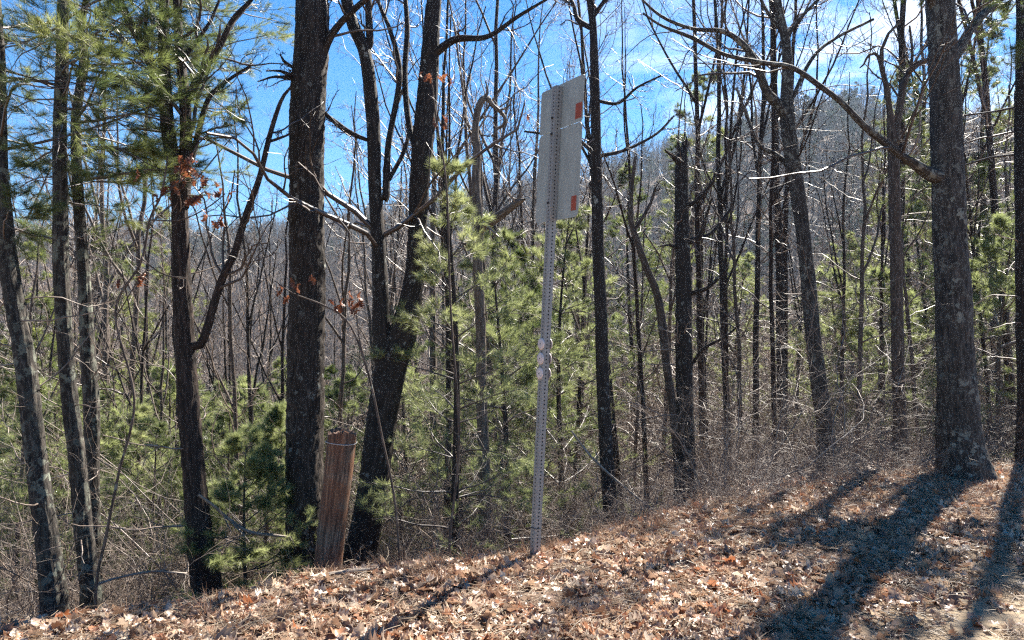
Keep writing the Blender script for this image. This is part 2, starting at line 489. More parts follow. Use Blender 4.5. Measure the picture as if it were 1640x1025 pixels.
# ------------------------------------------------------------------ leaf shapes
def leaf_geo(g, seed, L=.11, curl=1.0, M=None, off=(0, 0, 0), kind=0):
    r = np.random.default_rng(seed)
    if kind == 0: wd = np.array([.03, .20, .10, .34, .15, .46, .19, .40, .17, .26, .03])
    elif kind == 1: wd = np.array([.03, .16, .28, .36, .42, .43, .40, .34, .25, .13, .02])
    else: wd = np.array([.02, .3, .14, .5, .12, .6, .16, .42, .12, .2, .02])
    n = len(wd); y = np.linspace(0, 1, n) - .5
    wd = wd * r.uniform(.8, 1.1, n) * .85
    c1, c2, tw, ph = r.uniform(-1, 1.6) * curl, r.uniform(-.9, .9) * curl, r.uniform(-1.2, 1.2) * curl, r.random() * 6
    V = []
    for i in range(n):
        for s in (-1, -.5, 0, .5, 1):
            x = s * wd[i]
            yy = y[i] + abs(s) * .05
            z = c1 * x * x * 1.7 + c2 * yy * yy * 1.4 + tw * x * yy + .05 * curl * sin(i * 1.9 + ph + s * 2) + abs(x) * .1
            V.append((x * (1 - .25 * abs(c1) * abs(x)), yy, z))
    V = np.array(V) * L
    if M is not None: V = V @ np.asarray(M).T
    V = V + np.asarray(off)
    q = []
    for i in range(n - 1):
        for j in range(4):
            a = i * 5 + j
            q.append((a, a + 1, a + 6, a + 5))
    g.add(V, q)

def rotm(ax, ay, az):
    return np.array(Matrix.Rotation(az, 3, 'Z') @ Matrix.Rotation(ay, 3, 'Y') @ Matrix.Rotation(ax, 3, 'X'))

leaf_protos = []
for i in range(10):
    g = Geo(); leaf_geo(g, 100 + i, .105 if i % 3 else .13, [.8, 1.1, 1.5, 1.9, .6][i % 5], kind=i % 3)
    leaf_protos.append(g.mesh('leaf_%d' % i, M_LEAF))

def rand_in(n, x0, x1, y0, y1):
    return rng.uniform(x0, x1, n), rng.uniform(y0, y1, n)

# near bank
x, y = rand_in(110000, -5.0, 8.4, 2.4, 10.5)
yc = np.interp(x, CX, CY)
keep = (np.abs(x) < .78 * y + .6) & (y < yc + .9)
clump = .28 + .72 * np.clip(1.3 * bumps(x * 2.3, y * 2.3) + .7 * bumps(x * .9 + 3, y * .9) + .55, 0, 1)
keep &= rng.random(len(x)) < clump * (1 - .86 * bare(x, y)) * np.where(y > yc + .1, .8, 1)
x, y = x[keep], y[keep]
z = height(x, y) + .006 + .022 * rng.random(len(x)) ** 2
n = len(x)
rot = np.stack([rng.normal(0, .5, n), rng.normal(0, .5, n), rng.uniform(0, 6.28, n)], 1)
scatter('leaf_litter', np.stack([x, y, z], 1), rot, np.clip(rng.normal(.66, .2, n), .25, 1.1), leaf_protos, 'dry brown oak leaves covering the bank')
# leaves on the wooded slope below
x, y = rand_in(26000, -22, 26, 5, 34)
yc = np.interp(x, CX, CY)
keep = (np.abs(x) < .75 * y + .6) & (y > yc + .7)
x, y = x[keep], y[keep]; n = len(x)
rot = np.stack([rng.normal(0, .4, n), rng.normal(0, .4, n), rng.uniform(0, 6.28, n)], 1)
scatter('slope_leaf_litter', np.stack([x, y, height(x, y) + .03], 1), rot, rng.uniform(.8, 2.0, n), leaf_protos[:5], 'dead leaves on the wooded slope below the bank')

# dry grass tufts
def grass_proto(seed, nb=45, h=.16, spread=.05, lean=.6, wd=.0022, m=M_GRASS):
    r = np.random.default_rng(seed)
    b = np.stack([r.normal(0, spread, nb), r.normal(0, spread, nb), np.zeros(nb) - .01], 1)
    d = norm(np.stack([r.normal(0, lean, nb), r.normal(0, lean, nb), np.ones(nb)], 1))
    l = h * r.uniform(.4, 1.1, nb)
    pts = [b]
    for k in range(3):
        d = norm(d + np.array([0, 0, -.25]) + r.normal(0, .12, (nb, 3)))
        pts.append(pts[-1] + d * (l / 3)[:, None])
    pts = np.stack(pts, 1)
    g = Geo()
    tubes(g, pts, np.full((nb, 4), wd) * np.array([1, .9, .6, .2]), 3)
    return g.mesh('tuft', m)
gp = [grass_proto(i) for i in range(4)] + [grass_proto(10, 30, .26, .03, .35), grass_proto(11, 70, .10, .09, 1.1)]
xs = []; ys = []
for (cx_, cy_, sx_, sy_, k) in [(-.3, 4.6, .25, .15, 26), (-1.1, 4.75, .6, .15, 30), (1.6, 6.3, .5, .2, 90), (2.0, 5.9, .6, .25, 60), (2.9, 6.5, .7, .35, 110), (4.1, 7.1, .7, .4, 90), (1.0, 5.5, .4, .2, 40),
                         (-2.3, 4.7, .5, .12, 30), (-.1, 5.2, .4, .12, 40), (-1.6, 4.9, 1.2, .12, 60), (0.9, 5.9, .5, .15, 40), (2.4, 6.9, .9, .2, 90), (4.6, 7.6, .8, .5, 120), (5.6, 7.9, .6, .5, 80),(-.6,4.0,.9,.5,25),(1.2,4.6,1.2,.6,40)]:
    xs.append(rng.normal(cx_, sx_, k)); ys.append(rng.normal(cy_, sy_, k))
x = np.concatenate(xs); y = np.concatenate(ys); n = len(x)
scatter('dry_grass', np.stack([x, y, height(x, y) + .005], 1), np.stack([rng.normal(0, .15, n), rng.normal(0, .15, n), rng.uniform(0, 6.28, n)], 1), rng.uniform(.3, .8, n) * (rng.random(n) < .7) + .02, gp, 'rust coloured dry grass tufts along the bank')
# straw and pine needles lying flat
def straw_proto(seed):
    r = np.random.default_rng(seed); nb = 14
    p0 = np.stack([r.normal(0, .07, nb), r.normal(0, .07, nb), r.uniform(.002, .02, nb)], 1)
    a = r.uniform(0, 6.28, nb); d = np.stack([np.cos(a), np.sin(a), r.normal(0, .12, nb)], 1)
    pts = [p0]
    for k in range(3):
        d = norm(d + r.normal(0, .16, (nb, 3)) * np.array([1, 1, .4]))
        pts.append(pts[-1] + d * (r.uniform(.015, .045, nb))[:, None])
    g = Geo(); tubes(g, np.stack(pts, 1), np.full((nb, 4), .0013), 3)
    return g.mesh('straw', M_STRAW)
x, y = rand_in(5000, -4.6, 8, 2.4, 9.5)
keep = (np.abs(x) < .75 * y + .6) & (y < np.interp(x, CX, CY) + .2)
x, y = x[keep], y[keep]; n = len(x)
scatter('pine_straw', np.stack([x, y, height(x, y) + .012 + .012 * rng.random(n)], 1), np.stack([rng.normal(0, .1, n), rng.normal(0, .1, n), rng.uniform(0, 6.28, n)], 1), rng.uniform(.7, 1.4, n), [straw_proto(i) for i in range(4)], 'thin dead straw and pine needles on the bank')

# ------------------------------------------------------------------ needles
def tuft_arrays(k, L, w, seed, spread=.55):
    r = np.random.default_rng(seed)
    a = r.uniform(0, 6.28, k); tl = r.uniform(.15, spread, k)
    d = norm(np.stack([np.cos(a) * tl, np.sin(a) * tl, np.ones(k) * (1 - tl * .35)], 1))
    d[:, 2] -= 0
    side = norm(np.cross(d, r.normal(size=(k, 3))))
    l = L * r.uniform(.7, 1.05, k)[:, None]
    b = np.stack([np.zeros(k), np.zeros(k), r.uniform(-.03, .02, k)], 1)
    V = np.stack([b - side * w * .5, b + side * w * .5, b + d * l], 1)
    return V.reshape(-1, 3), np.arange(3 * k).reshape(-1, 3)

def tufts(g, p, d, k, L, w, scl=None, spread=.9):
    """needle tufts at p pointing along d"""
    M = len(p)
    if M == 0: return
    for part in range(4):
        sel = np.arange(part, M, 4)
        if not len(sel): continue
        V, T = tuft_arrays(k, L, w, 50 + part, spread)
        z = norm(d[sel]); x = norm(np.cross(z, rng.normal(size=z.shape))); y = np.cross(z, x)
        R = np.stack([x, y, z], -1)
        s = (rng.uniform(.75, 1.15, len(sel)) if scl is None else scl[sel])
        vv = np.einsum('mij,nj->mni', R, V) * s[:, None, None] + p[sel][:, None, :]
        t = T[None] + (np.arange(len(sel)) * len(V))[:, None, None]
        g.add(vv, None, t.reshape(-1, 3))

def tuft_points(pts, per, t0=.35):
    """sample tuft positions along twig polylines"""
    M, n, _ = pts.shape
    out_p = []; out_d = []
    for j in range(per):
        f = (t0 + (1 - t0) * (j + 1) / per) * (n - 1) - 1e-4
        i = int(f); fr = f - i
        out_p.append(pts[:, i] * (1 - fr) + pts[:, i + 1] * fr)
        out_d.append(norm(pts[:, i + 1] - pts[:, i]) + np.array([0, 0, .12]))
    return np.concatenate(out_p), np.concatenate(out_d)

# ------------------------------------------------------------------ hand placed trees
def path_px(rows, d, dd=0.0, d2=None):
    """rows (px, py, width px) at distance d -> x,y,z,r  (distance may change along the path)"""
    out = []
    m = len(rows)
    for i, (a, b, w) in enumerate(rows):
        dist = d + dd * i / max(m - 1, 1)
        p = P(a, b, dist)
        out.append((*p, w * dist / F / 2))
    return out

def root_base(path, extra=.35):
    p = np.asarray(path, float)
    x, y = p[0, 0], p[0, 1]
    z = hz(x, y)
    if p[0, 2] > z - .12:
        p = np.vstack([[x, y, z - .18, p[0, 3] * 1.15], p]) if p[0, 2] > z + .05 else np.vstack([[x, y, z - .2, p[0, 3] * 1.05], p[1:]])
    return p, np.array([x, y, z])

def up_path(p, ztop, lean=(0, 0), rend=.04, wob=.12):
    """continue a trunk above the picture"""
    p = np.asarray(p, float); last = p[-1].copy(); k = int(max(2, (ztop - last[2]) / 1.6))
    d = p[-1] - p[-2]; d = d[:3] / max(np.linalg.norm(d[:3]), 1e-6)
    rows = []
    for i in range(1, k + 1):
        t = i / k
        rows.append([last[0] + d[0] * (ztop - last[2]) * t * .7 + lean[0] * t + random.uniform(-wob, wob) * t, last[1] + d[1] * (ztop - last[2]) * t * .5 + lean[1] * t + random.uniform(-wob, wob) * t,
                     last[2] + (ztop - last[2]) * t, last[3] * (1 - t) + rend * t])
    return np.vstack([p, rows])

def flare(p, k=1.6, h=.5):
    z0 = p[0, 2]
    for i in range(len(p)):
        p[i, 3] *= 1 + (k - 1) * max(0, 1 - (p[i, 2] - z0) / h) ** 2
    return p

def twig_levels(g, lp, lr, K1=9, K2=6, K3=4, rmin=.0022, up=.05, scale=1.0, t1=(.15, 1.0), n=5, ln1=(.3,.55)):
    a, ar = kids(lp, lr, K1, t1, (35, 70), ln1, n=9, wig=.21, up=up, rs=.42, rmin=rmin * 1.4)
    b, br = kids(a, ar, K2, (.2, 1), (30, 65), (.35, .6), n=7, wig=.2, up=up, rs=.55, rmin=rmin)
    tubes(g, a, ar, 4); tubes(g, b, br, 3)
    if K3:
        c, cr = kids(b, br, K3, (.2, 1), (30, 60), (.35, .65), n=5, wig=.2, up=up, rs=.6, rmin=rmin * .75)
        tubes(g, c, cr, 3)
        return a, b, c
    return a, b

def nresample(pts, rad, n):
    i = np.linspace(0, len(pts) - 1, n)
    i0 = np.minimum(i.astype(int), len(pts) - 2); f = (i - i0)[:, None]
    return pts[i0] * (1 - f) + pts[i0 + 1] * f, rad[i0] * (1 - f[:, 0]) + rad[i0 + 1] * f[:, 0]

def big_tree(name, label, trunk, limbs=(), mt=M_OAK, tw=M_TWIGD, k=40, step=.03, nr=15, amp=.10, fl=1.35, seed=1, K=(9, 6, 4), cat='tree', stubs=0, twigs=True, group=None, auto=0, auto_z=3.6, auto_len=(1.6, 3.4), auto_up=.16, rmin=.0022, flh=.45):
    trunk, base = root_base(trunk)
    trunk = flare(np.asarray(trunk, float), fl, flh)
    o = empty(name, base)
    tag(o, label, cat, group)
    tp, tr = resample(trunk, step)
    # fine rings only where the picture can look closely
    hi = np.searchsorted(tp[:, 2], 4.6)
    g = Geo()
    if 3 < hi < len(tp) - 3:
        tubes(g, (tp[:hi + 1] - base), tr[:hi + 1], k, disp=bark_disp(nr, amp, seed))
        ip = tp[hi:] - base; n2 = max(6, len(ip) // 8)
        ip, ir = nresample(ip, tr[hi:], n2)
        tubes(g, ip, ir, 12)
    else:
        tubes(g, (tp - base), tr, k, disp=bark_disp(nr, amp, seed))
    link('trunk', g.mesh('trunk', mt), o)
    lps = []; lrs = []
    joints = [np.column_stack([tp, tr])]
    for L in limbs:
        L = np.asarray(L, float)
        J = np.concatenate(joints)
        dist = np.linalg.norm(J[:, :3] - L[0, :3], axis=1); q = np.argmin(dist - J[:, 3])
        if dist[q] < 1.2:
            j = J[q].copy(); d_ = norm(L[1, :3] - L[0, :3])
            if dist[q] < j[3] * 1.6 + .03: L = L[1:] if len(L) > 2 and np.linalg.norm(L[1, :3] - j[:3]) < .25 else L
            s0 = L[0, :3] - j[:3]; sl = max(np.linalg.norm(s0), 1e-4)
            r_in = min(L[0, 3] * 1.1, j[3] * .55)
            L = np.vstack([[*j[:3], r_in], [*(j[:3] + s0 * min(.5, (j[3] * 1.1) / sl)), min(L[0, 3] * 1.25, j[3] * .7)], L]) if sl > j[3] * 1.3 else np.vstack([[*j[:3], r_in], L])
        lp, lr = resample(L, .05)
        joints.append(np.column_stack([lp, lr])[::2])
        g = Geo(); kk = 16 if lr.max() > .02 else 8
        tubes(g, lp - base, lr, kk, disp=bark_disp(7, .07, seed + len(lps)))
        link('limb', g.mesh('limb', mt), o)
        a, b = nresample(lp, lr, 12); lps.append(a); lrs.append(b)
    if auto:
        t2, r2 = nresample(tp[tp[:, 2] > auto_z], tr[tp[:, 2] > auto_z], 24)
        a, ar = kids(t2[None], r2[None], auto, (0.02, 1), (45, 75), (.0, .0), n=12, wig=.14, up=auto_up, rs=.5, rmin=.008)
        # rebuild with explicit lengths
        Ls = rng.uniform(*auto_len, len(a))
        p0 = a[:, 0]
        ang = rng.uniform(0, 6.28, len(a)); el = rng.uniform(-.05, .8, len(a))
        dd = np.stack([np.cos(ang) * np.cos(el), np.sin(ang) * np.cos(el), np.sin(el)], 1)
        pts = [p0]
        for i in range(11):
            dd = norm(dd + rng.normal(size=dd.shape) * .15 + np.array([0, 0, auto_up * .5])); pts.append(pts[-1] + dd * (Ls / 11)[:, None])
        a = np.stack(pts, 1); ar = np.maximum(np.linspace(1, .25, 12)[None] * ar[:, :1], .005)
        for i in range(len(a)):
            g = Geo(); tubes(g, a[i] - base, ar[i], 7)
            link('limb', g.mesh('limb', mt), o)
        lps += list(a); lrs += list(ar)
    if twigs and lps:
        g = Geo()
        twig_levels(g, np.array(lps) - base, np.array(lrs), *K, rmin=rmin)
        cr = link('crown', g.mesh('crown', tw), o)
    if stubs:
        g = Geo()
        sel = (tp[:, 2] > base[2] + .8) & (tp[:, 2] < 4.4)
        t2, r2 = nresample(tp[sel], tr[sel], 20)
        a, ar = kids(t2[None], r2[None], stubs, (0, 1), (60, 95), (.08, .26), n=10, wig=.2, up=0, rs=.10, rmin=.0022)
        b, br = kids(a, ar, 5, (.2, 1), (30, 70), (.3, .6), n=6, wig=.2, rs=.6, rmin=.0012)
        for i in range(len(a)):
            g = Geo(); tubes(g, a[i] - base, ar[i], 5); tubes(g, b[i * 5:i * 5 + 5] - base, br[i * 5:i * 5 + 5], 3)
            link('dead_branch', g.mesh('dead_branch', M_TWIG), o)
    return o, base, lps

def px(*rows, d, dd=0.0): return np.array(path_px(rows, d, dd))

# T5 the thick dark trunk left of the broken post
T = px((487, 925, 60), (487, 850, 58), (488, 750, 56), (490, 600, 54), (491, 450, 52), (491, 300, 51), (493, 150, 54), (498, 60, 52), (500, 0, 50), d=6.9)
T = up_path(T, 13, (.2, .2))
big_tree('oak_tree', 'thick straight dark oak trunk just beside the broken wooden post', T,
         [px((512, 95, 14), (530, 55, 12), (560, 20, 10), (610, -20, 9), (680, -60, 6), d=6.9, dd=-.3),
          px((516, 178, 7), (540, 200, 6), (560, 214, 5), (592, 226, 5), d=6.9, dd=.2),
          px((470, 118, 9), (455, 98, 5), (448, 86, 2), d=6.85, dd=-.1),
          px((470, 122, 8), (448, 113, 4), (425, 113, 2), d=6.85, dd=-.1),
          px((470, 126, 7), (440, 122, 4), (412, 130, 2), d=6.85, dd=-.2)],
         M_OAK, nr=17, amp=.15, fl=1.12, seed=5, K=(5, 4, 2), auto=3, auto_z=4.6)

# T6 forked dark tree with lichen
T = px((575, 905, 52), (590, 820, 47), (603, 740, 46), (614, 660, 47), (626, 590, 48), (646, 530, 42), (660, 460, 30), (668, 380, 27), (672, 290, 29), (681, 190, 32), (688, 90, 28), (695, 0, 24), d=7.1)
T = up_path(T, 12, (.3, .2))
big_tree('forked_oak_tree', 'dark lichen spotted tree that forks low behind the broken post', T,
         [px((622, 600, 40), (612, 540, 31), (609, 470, 26), (605, 380, 23), (600, 290, 21), (597, 190, 22), (585, 90, 20), (562, 30, 19), (552, -40, 16), (560, -180, 9), d=7.08),
          px((695, 85, 14), (730, 62, 11), (780, 58, 8), (830, 25, 6), (880, -5, 4), d=7.1, dd=-.4),
          px((592, 70, 12), (590, 20, 11), (588, -60, 8), d=7.1),
          px((590, 225, 6), (560, 210, 6), (525, 185, 5), (505, 178, 3), d=7.08, dd=-.2),
          px((673, 260, 10), (655, 200, 10), (648, 120, 9), (652, 40, 8), (645, -40, 6), d=7.1, dd=.3),
          px((617, 320, 13), (622, 230, 10), (640, 120, 9), (625, 50, 7), (605, 0, 6), (590, -60, 4), d=7.08, dd=.2),
          px((621, 290, 7), (650, 235, 6), (655, 190, 5), d=7.1, dd=.3)],
         M_DARK, nr=13, amp=.16, fl=1.2, seed=8, K=(6, 5, 3), auto=2, auto_z=4.8)

# T4 forked tree left with many limbs
T = px((332, 955, 46), (322, 870, 38), (312, 770, 32), (303, 660, 30), (296, 560, 28), (291, 450, 26), (288, 360, 24), (284, 290, 22), (268, 210, 20), (262, 110, 17), (262, 0, 14), d=6.3)
T = up_path(T, 9.5, (0, .3), .02)
big_tree('red_barked_tree', 'reddish dark tree with a fan of bare limbs against blue sky', T,
         [px((270, 215, 18), (252, 130, 15), (225, 70, 13), (195, 10, 11), (170, -60, 8), d=6.3, dd=-.2),
          px((293, 330, 20), (297, 210, 18), (291, 120, 15), (284, 40, 13), (280, -60, 9), d=6.3, dd=.2),
          px((299, 160, 12), (320, 118, 12), (350, 75, 10), (372, 30, 8), (400, 0, 6), (430, -40, 4), d=6.35, dd=.2),
          px((305, 260, 9), (330, 165, 8), (355, 135, 6), (400, 105, 4), d=6.35, dd=.3),
          px((298, 560, 12), (325, 545, 13), (352, 455, 12), (375, 405, 11), (395, 340, 10), (415, 285, 9), (432, 215, 8), (450, 160, 6), (466, 138, 4), d=6.3, dd=-.1),
          px((428, 235, 5), (450, 220, 4), (468, 212, 3), d=6.2, dd=.1),
          px((292, 95, 9), (310, 70, 7), (335, 35, 5), (350, 0, 4), d=6.4, dd=.2),
          px((250, 120, 7), (232, 60, 6), (235, 0, 5), (240, -50, 4), d=6.2)],
         M_RED, nr=11, amp=.19, fl=1.1, seed=11, K=(7, 5, 4), stubs=16)

# T1..T3 lichen crusted pines at the left edge, with boughs
def pine_boughs(base, tp, zs, n, lens, seed, needles=26, L=.10, w=.0024, mt=M_NEEDLE, K1=9, K2=5, per=3, az=None, droop=-.03, parent=None, twm=M_TWIGD, bare_f=.0, r0=.012):
    global rng
    old = rng; rng = np.random.default_rng(seed)
    p0 = []; 
    for i in range(n):
        z = rng.uniform(*zs); j = np.argmin(np.abs(tp[:, 2] - z)); p0.append(tp[j])
    p0 = np.array(p0) - base
    a = rng.uniform(0, 6.28, n) if az is None else rng.uniform(az[0], az[1], n)
    el = rng.uniform(-.1, .35, n)
    d = np.stack([np.sin(a) * np.cos(el), np.cos(a) * np.cos(el), np.sin(el)], 1)
    Ls = rng.uniform(*lens, n)
    pts = [p0]
    for k in range(11):
        d = norm(d + rng.normal(size=d.shape) * .09 + np.array([0, 0, droop])); pts.append(pts[-1] + d * (Ls / 11)[:, None])
    pts = np.stack(pts, 1); rad = np.linspace(1, .25, 12)[None] * (r0 * Ls / 1.5)[:, None]
    g = Geo(); tubes(g, pts, rad, 6)
    b, br = kids(pts, rad, K1, (.3, 1), (35, 60), (.28, .5), n=6, wig=.1, up=.02, rs=.5, rmin=.002, flat=.35)
    c, cr = kids(b, br, K2, (.15, 1), (30, 55), (.35, .6), n=4, wig=.1, up=.03, rs=.6, rmin=.0014, flat=.5)
    tubes(g, b, br, 4); tubes(g, c, cr, 3)
    ob = link('boughs', g.mesh('boughs', twm), parent)
    g = Geo()
    sel = rng.random(len(c)) > bare_f * .4
    p, dd = tuft_points(c[sel], per, .3); tufts(g, p, dd, needles, L, w)
    p, dd = tuft_points(b, per, .5); tufts(g, p, dd, needles, L, w)
    on = link('foliage', g.mesh('foliage', mt, smooth=False), parent)
    rng = old
    return ob, on

T = px((88, 975, 38), (80, 900, 34), (66, 790, 31), (52, 680, 30), (40, 580, 29), (26, 500, 28), (12, 420, 26), (5, 330, 22), (0, 250, 18), (-2, 100, 15), (-8, 0, 12), d=5.7)
T = up_path(T, 7.5, (-.1, .2), .02)
o1, b1, _ = big_tree('pine_tree', 'leaning lichen crusted pine trunk nearest the left edge', T, mt=M_PINE, nr=9, amp=.16, fl=1.1, seed=21, stubs=16)
tp1, _ = resample(T, .1)
pine_boughs(b1, tp1, (2.2, 4.8), 24, (.8, 1.7), 31, parent=o1, K1=8, K2=4)

T = px((146, 965, 30), (138, 880, 26), (124, 740, 24), (112, 640, 23), (104, 560, 22), (98, 450, 23), (96, 330, 21), (95, 200, 18), (98, 90, 17), (100, 0, 15), d=6.0)
T = up_path(T, 8, (.1, .2), .02)
o2, b2, _ = big_tree('pine_tree', 'tall pine whose trunk fills out with green boughs above the slim leaning pine', T, mt=M_PINE, nr=8, amp=.17, fl=1.25, seed=22, stubs=18)
tp2, _ = resample(T, .1)
pine_boughs(b2, tp2, (2.6, 5.0), 30, (.8, 1.7), 32, parent=o2, az=(-2.6, 2.9), K1=8, K2=4)
o2['label'] = 'lichen crusted pine trunk in front of the twin pine, second from the left edge'

T = px((152, 960, 26), (150, 860, 22), (148, 760, 21), (146, 650, 24), (140, 560, 21), (134, 440, 17), (125, 320, 15), (120, 200, 13), (133, 100, 13), (128, 50, 10), (140, -20, 9), d=6.6)
T = up_path(T, 7.5, (0, .3), .02)
o3, b3, _ = big_tree('pine_tree', 'slim pine trunk close behind the second pine, crooked near its top', T, mt=M_PINE, nr=8, amp=.15, fl=1.1, seed=23, stubs=14)
tp3, _ = resample(T, .1)
pine_boughs(b3, tp3, (2.8, 5.2), 19, (.9, 1.9), 33, parent=o3, az=(-.2, 2.6), K1=8, K2=4)

# T8 straight slender
T = px((978, 840, 24), (972, 740, 22), (966, 620, 21), (962, 500, 19), (958, 380, 18), (955, 260, 16), (953, 130, 14), (950, 40, 12), (945, 0, 11), d=8.0)
T = up_path(T, 9, (-.1, .2), .02)
big_tree('slender_tree', 'slender straight dark tree just right of the road sign', T,
         [px((955, 160, 6), (990, 165, 5), (1020, 140, 4), (1060, 120, 3), d=8, dd=-.3),
          px((955, 250, 7), (1000, 240, 5), (1050, 215, 4), (1080, 185, 3), d=8, dd=.3),
          px((952, 245, 7), (920, 220, 5), (880, 215, 4), (840, 210, 3), d=8, dd=.4),
          px((947, 45, 9), (925, 30, 8), (918, 5, 6), (900, -20, 4), d=8, dd=.2),
          px((947, 30, 8), (975, -10, 6), (1000, -50, 5), d=8)],
         M_DARK, k=24, nr=9, amp=.10, fl=1.2, seed=25, K=(8, 5, 4), stubs=10)

# T10 broken snag
T = px((1100, 812, 32), (1098, 720, 27), (1096, 600, 27), (1095, 480, 25), (1093, 380, 23), (1092, 300, 20), (1093, 255, 17), (1094, 240, 9), (1095, 226, 2), d=9.0)
big_tree('broken_tree', 'snapped off dead trunk with stubby upturned side branches', T,
         [px((1088, 265, 10), (1078, 250, 7), (1066, 240, 3), d=9, dd=-.1),
          px((1096, 262, 10), (1099, 240, 6), (1100, 218, 1.5), d=8.97), px((1089, 250, 9), (1088, 236, 5), (1086, 222, 1), d=9.02),
          px((1100, 335, 9), (1118, 320, 7), (1145, 288, 4), d=9, dd=-.2),
          px((1102, 390, 10), (1122, 378, 8), (1132, 345, 5), (1140, 318, 3), d=9, dd=-.3),
          px((1104, 388, 8), (1140, 372, 6), (1170, 335, 4), d=9, dd=.2),
          px((1104, 470, 8), (1135, 460, 6), (1165, 430, 4), d=9, dd=-.3),
          px((1104, 590, 5), (1125, 560, 5), (1160, 540, 4), (1185, 520, 3), d=9, dd=-.4),
          px((1088, 400, 6), (1070, 392, 4), (1055, 395, 2), d=9, dd=-.2)],
         M_DARK, k=32, nr=11, amp=.12, fl=1.15, seed=26, K=(4, 3, 0), stubs=14)

# T12 leaning tree right of centre
T = px((1330, 755, 34), (1322, 690, 27), (1312, 620, 25), (1303, 540, 24), (1296, 460, 23), (1286, 370, 21), (1276, 290, 22), (1265, 220, 22), (1260, 165, 19), (1262, 90, 16), (1254, 40, 13), (1246, 0, 12), d=10)
T = up_path(T, 9, (0, .2), .03)
big_tree('leaning_tree', 'left leaning forked tree with a wide crown between snag and big oak', T,
         [px((1262, 190, 16), (1245, 165, 15), (1228, 145, 13), (1215, 112, 12), (1195, 75, 10), (1160, 50, 8), (1110, 45, 6), (1060, 25, 5), (1020, -10, 3), d=10, dd=-.4),
          px((1278, 300, 10), (1262, 265, 9), (1240, 245, 8), (1215, 230, 6), (1195, 180, 5), (1180, 140, 4), d=10, dd=.5),
          px((1264, 170, 7), (1300, 95, 6), (1340, 60, 5), (1400, 30, 4), d=10, dd=.5),
          px((1258, 60, 6), (1290, 20, 5), (1330, -20, 4), d=10),
          px((1253, 50, 6), (1225, 10, 5), (1210, -30, 4), d=10)],
         M_OAKG, k=28, nr=10, amp=.10, fl=1.2, seed=27, K=(6, 5, 3))

# T13 forked thin
T = px((1443, 765, 26), (1441, 680, 20), (1438, 560, 19), (1436, 450, 18), (1434, 350, 17), (1432, 260, 16), (1429, 215, 13), (1426, 180, 9), (1420, 135, 8), (1412, 100, 7), (1418, 60, 5), (1440, 40, 4), (1450, 5, 3), d=9.3)
big_tree('crooked_tree', 'crooked slim tree with a bent forked top, left of the big oak', T,
         [px((1434, 225, 12), (1441, 175, 11), (1450, 130, 10), (1466, 104, 9), (1492, 94, 7), (1515, 80, 5), d=9.3, dd=.2),
          px((1416, 110, 6), (1405, 86, 5), (1392, 88, 4), (1384, 103, 3), (1378, 108, 2), d=9.3, dd=.1),
          px((1460, 112, 5), (1462, 80, 4), (1458, 40, 3), d=9.3)],
         M_SLIM, k=24, nr=9, amp=.10, fl=1.2, seed=28, K=(6, 4, 3), stubs=8)

# T14 big grey oak
T = px((1547, 790, 98), (1546, 770, 86), (1540, 720, 70), (1535, 660, 61), (1530, 580, 54), (1527, 480, 51), (1524, 400, 47), (1519, 300, 44), (1516, 200, 43), (1514, 120, 42), (1510, 50, 42), (1507, 0, 42), d=8.3)
T = up_path(T, 14, (.2, .2), .07)
big_tree('oak_tree', 'big grey oak with a flared foot and patchy pale bark', T,
         [px((1500, 288, 26), (1490, 279, 20), (1465, 262, 16), (1440, 246, 12), (1410, 222, 11), (1380, 197, 11), (1350, 165, 9), (1315, 138, 9), (1270, 108, 8), (1220, 99, 7), (1160, 86, 6), (1110, 60, 6), (1060, 40, 4), (1030, 20, 3), d=8.3, dd=-.8),
          px((1530, 90, 16), (1560, 40, 13), (1600, 0, 10), (1650, -40, 7), d=8.3, dd=.5),
          px((1500, 20, 14), (1480, -40, 12), (1440, -120, 9), d=8.3, dd=-.4)],
         M_OAKG, nr=19, amp=.11, fl=1.0, seed=29, K=(6, 5, 3), auto=3, auto_z=6)

# root flare of the oak is part of the trunk path above

# T15 pine at the right edge
T = px((1648, 760, 34), (1646, 650, 28), (1643, 520, 26), (1641, 380, 25), (1640, 240, 24), (1640, 100, 21), (1640, 0, 19), d=9.6)
T = up_path(T, 11, (0, .2), .03)
o15, b15, _ = big_tree('pine_tree', 'dark pine cut by the right edge of the picture beyond the big oak', T, mt=M_DARK, k=24, nr=10, amp=.12, fl=1.1, seed=30, stubs=8)
tp15, _ = resample(T, .1)
pine_boughs(b15, tp15, (3.0, 7.6), 22, (1.2, 2.3), 34, parent=o15, K1=8, K2=4, L=.11, w=.0036, needles=20, mt=M_NEEDLE, az=(-2.9, 3.2))
pine_boughs(b15, tp15, (6.2, 8.2), 20, (1.1, 2.0), 35, parent=o15, K1=9, K2=5, L=.12, w=.006, needles=20, mt=M_NEEDLE)  # denser unseen boughs higher up, added to shade the right of the bank

M_STEM = bark('dead_stem_bark', (.05, .036, .028), (.15, .12, .095), (.30, .25, .2), (.3, .28, .24), .62, bump=.7, rough=.65)
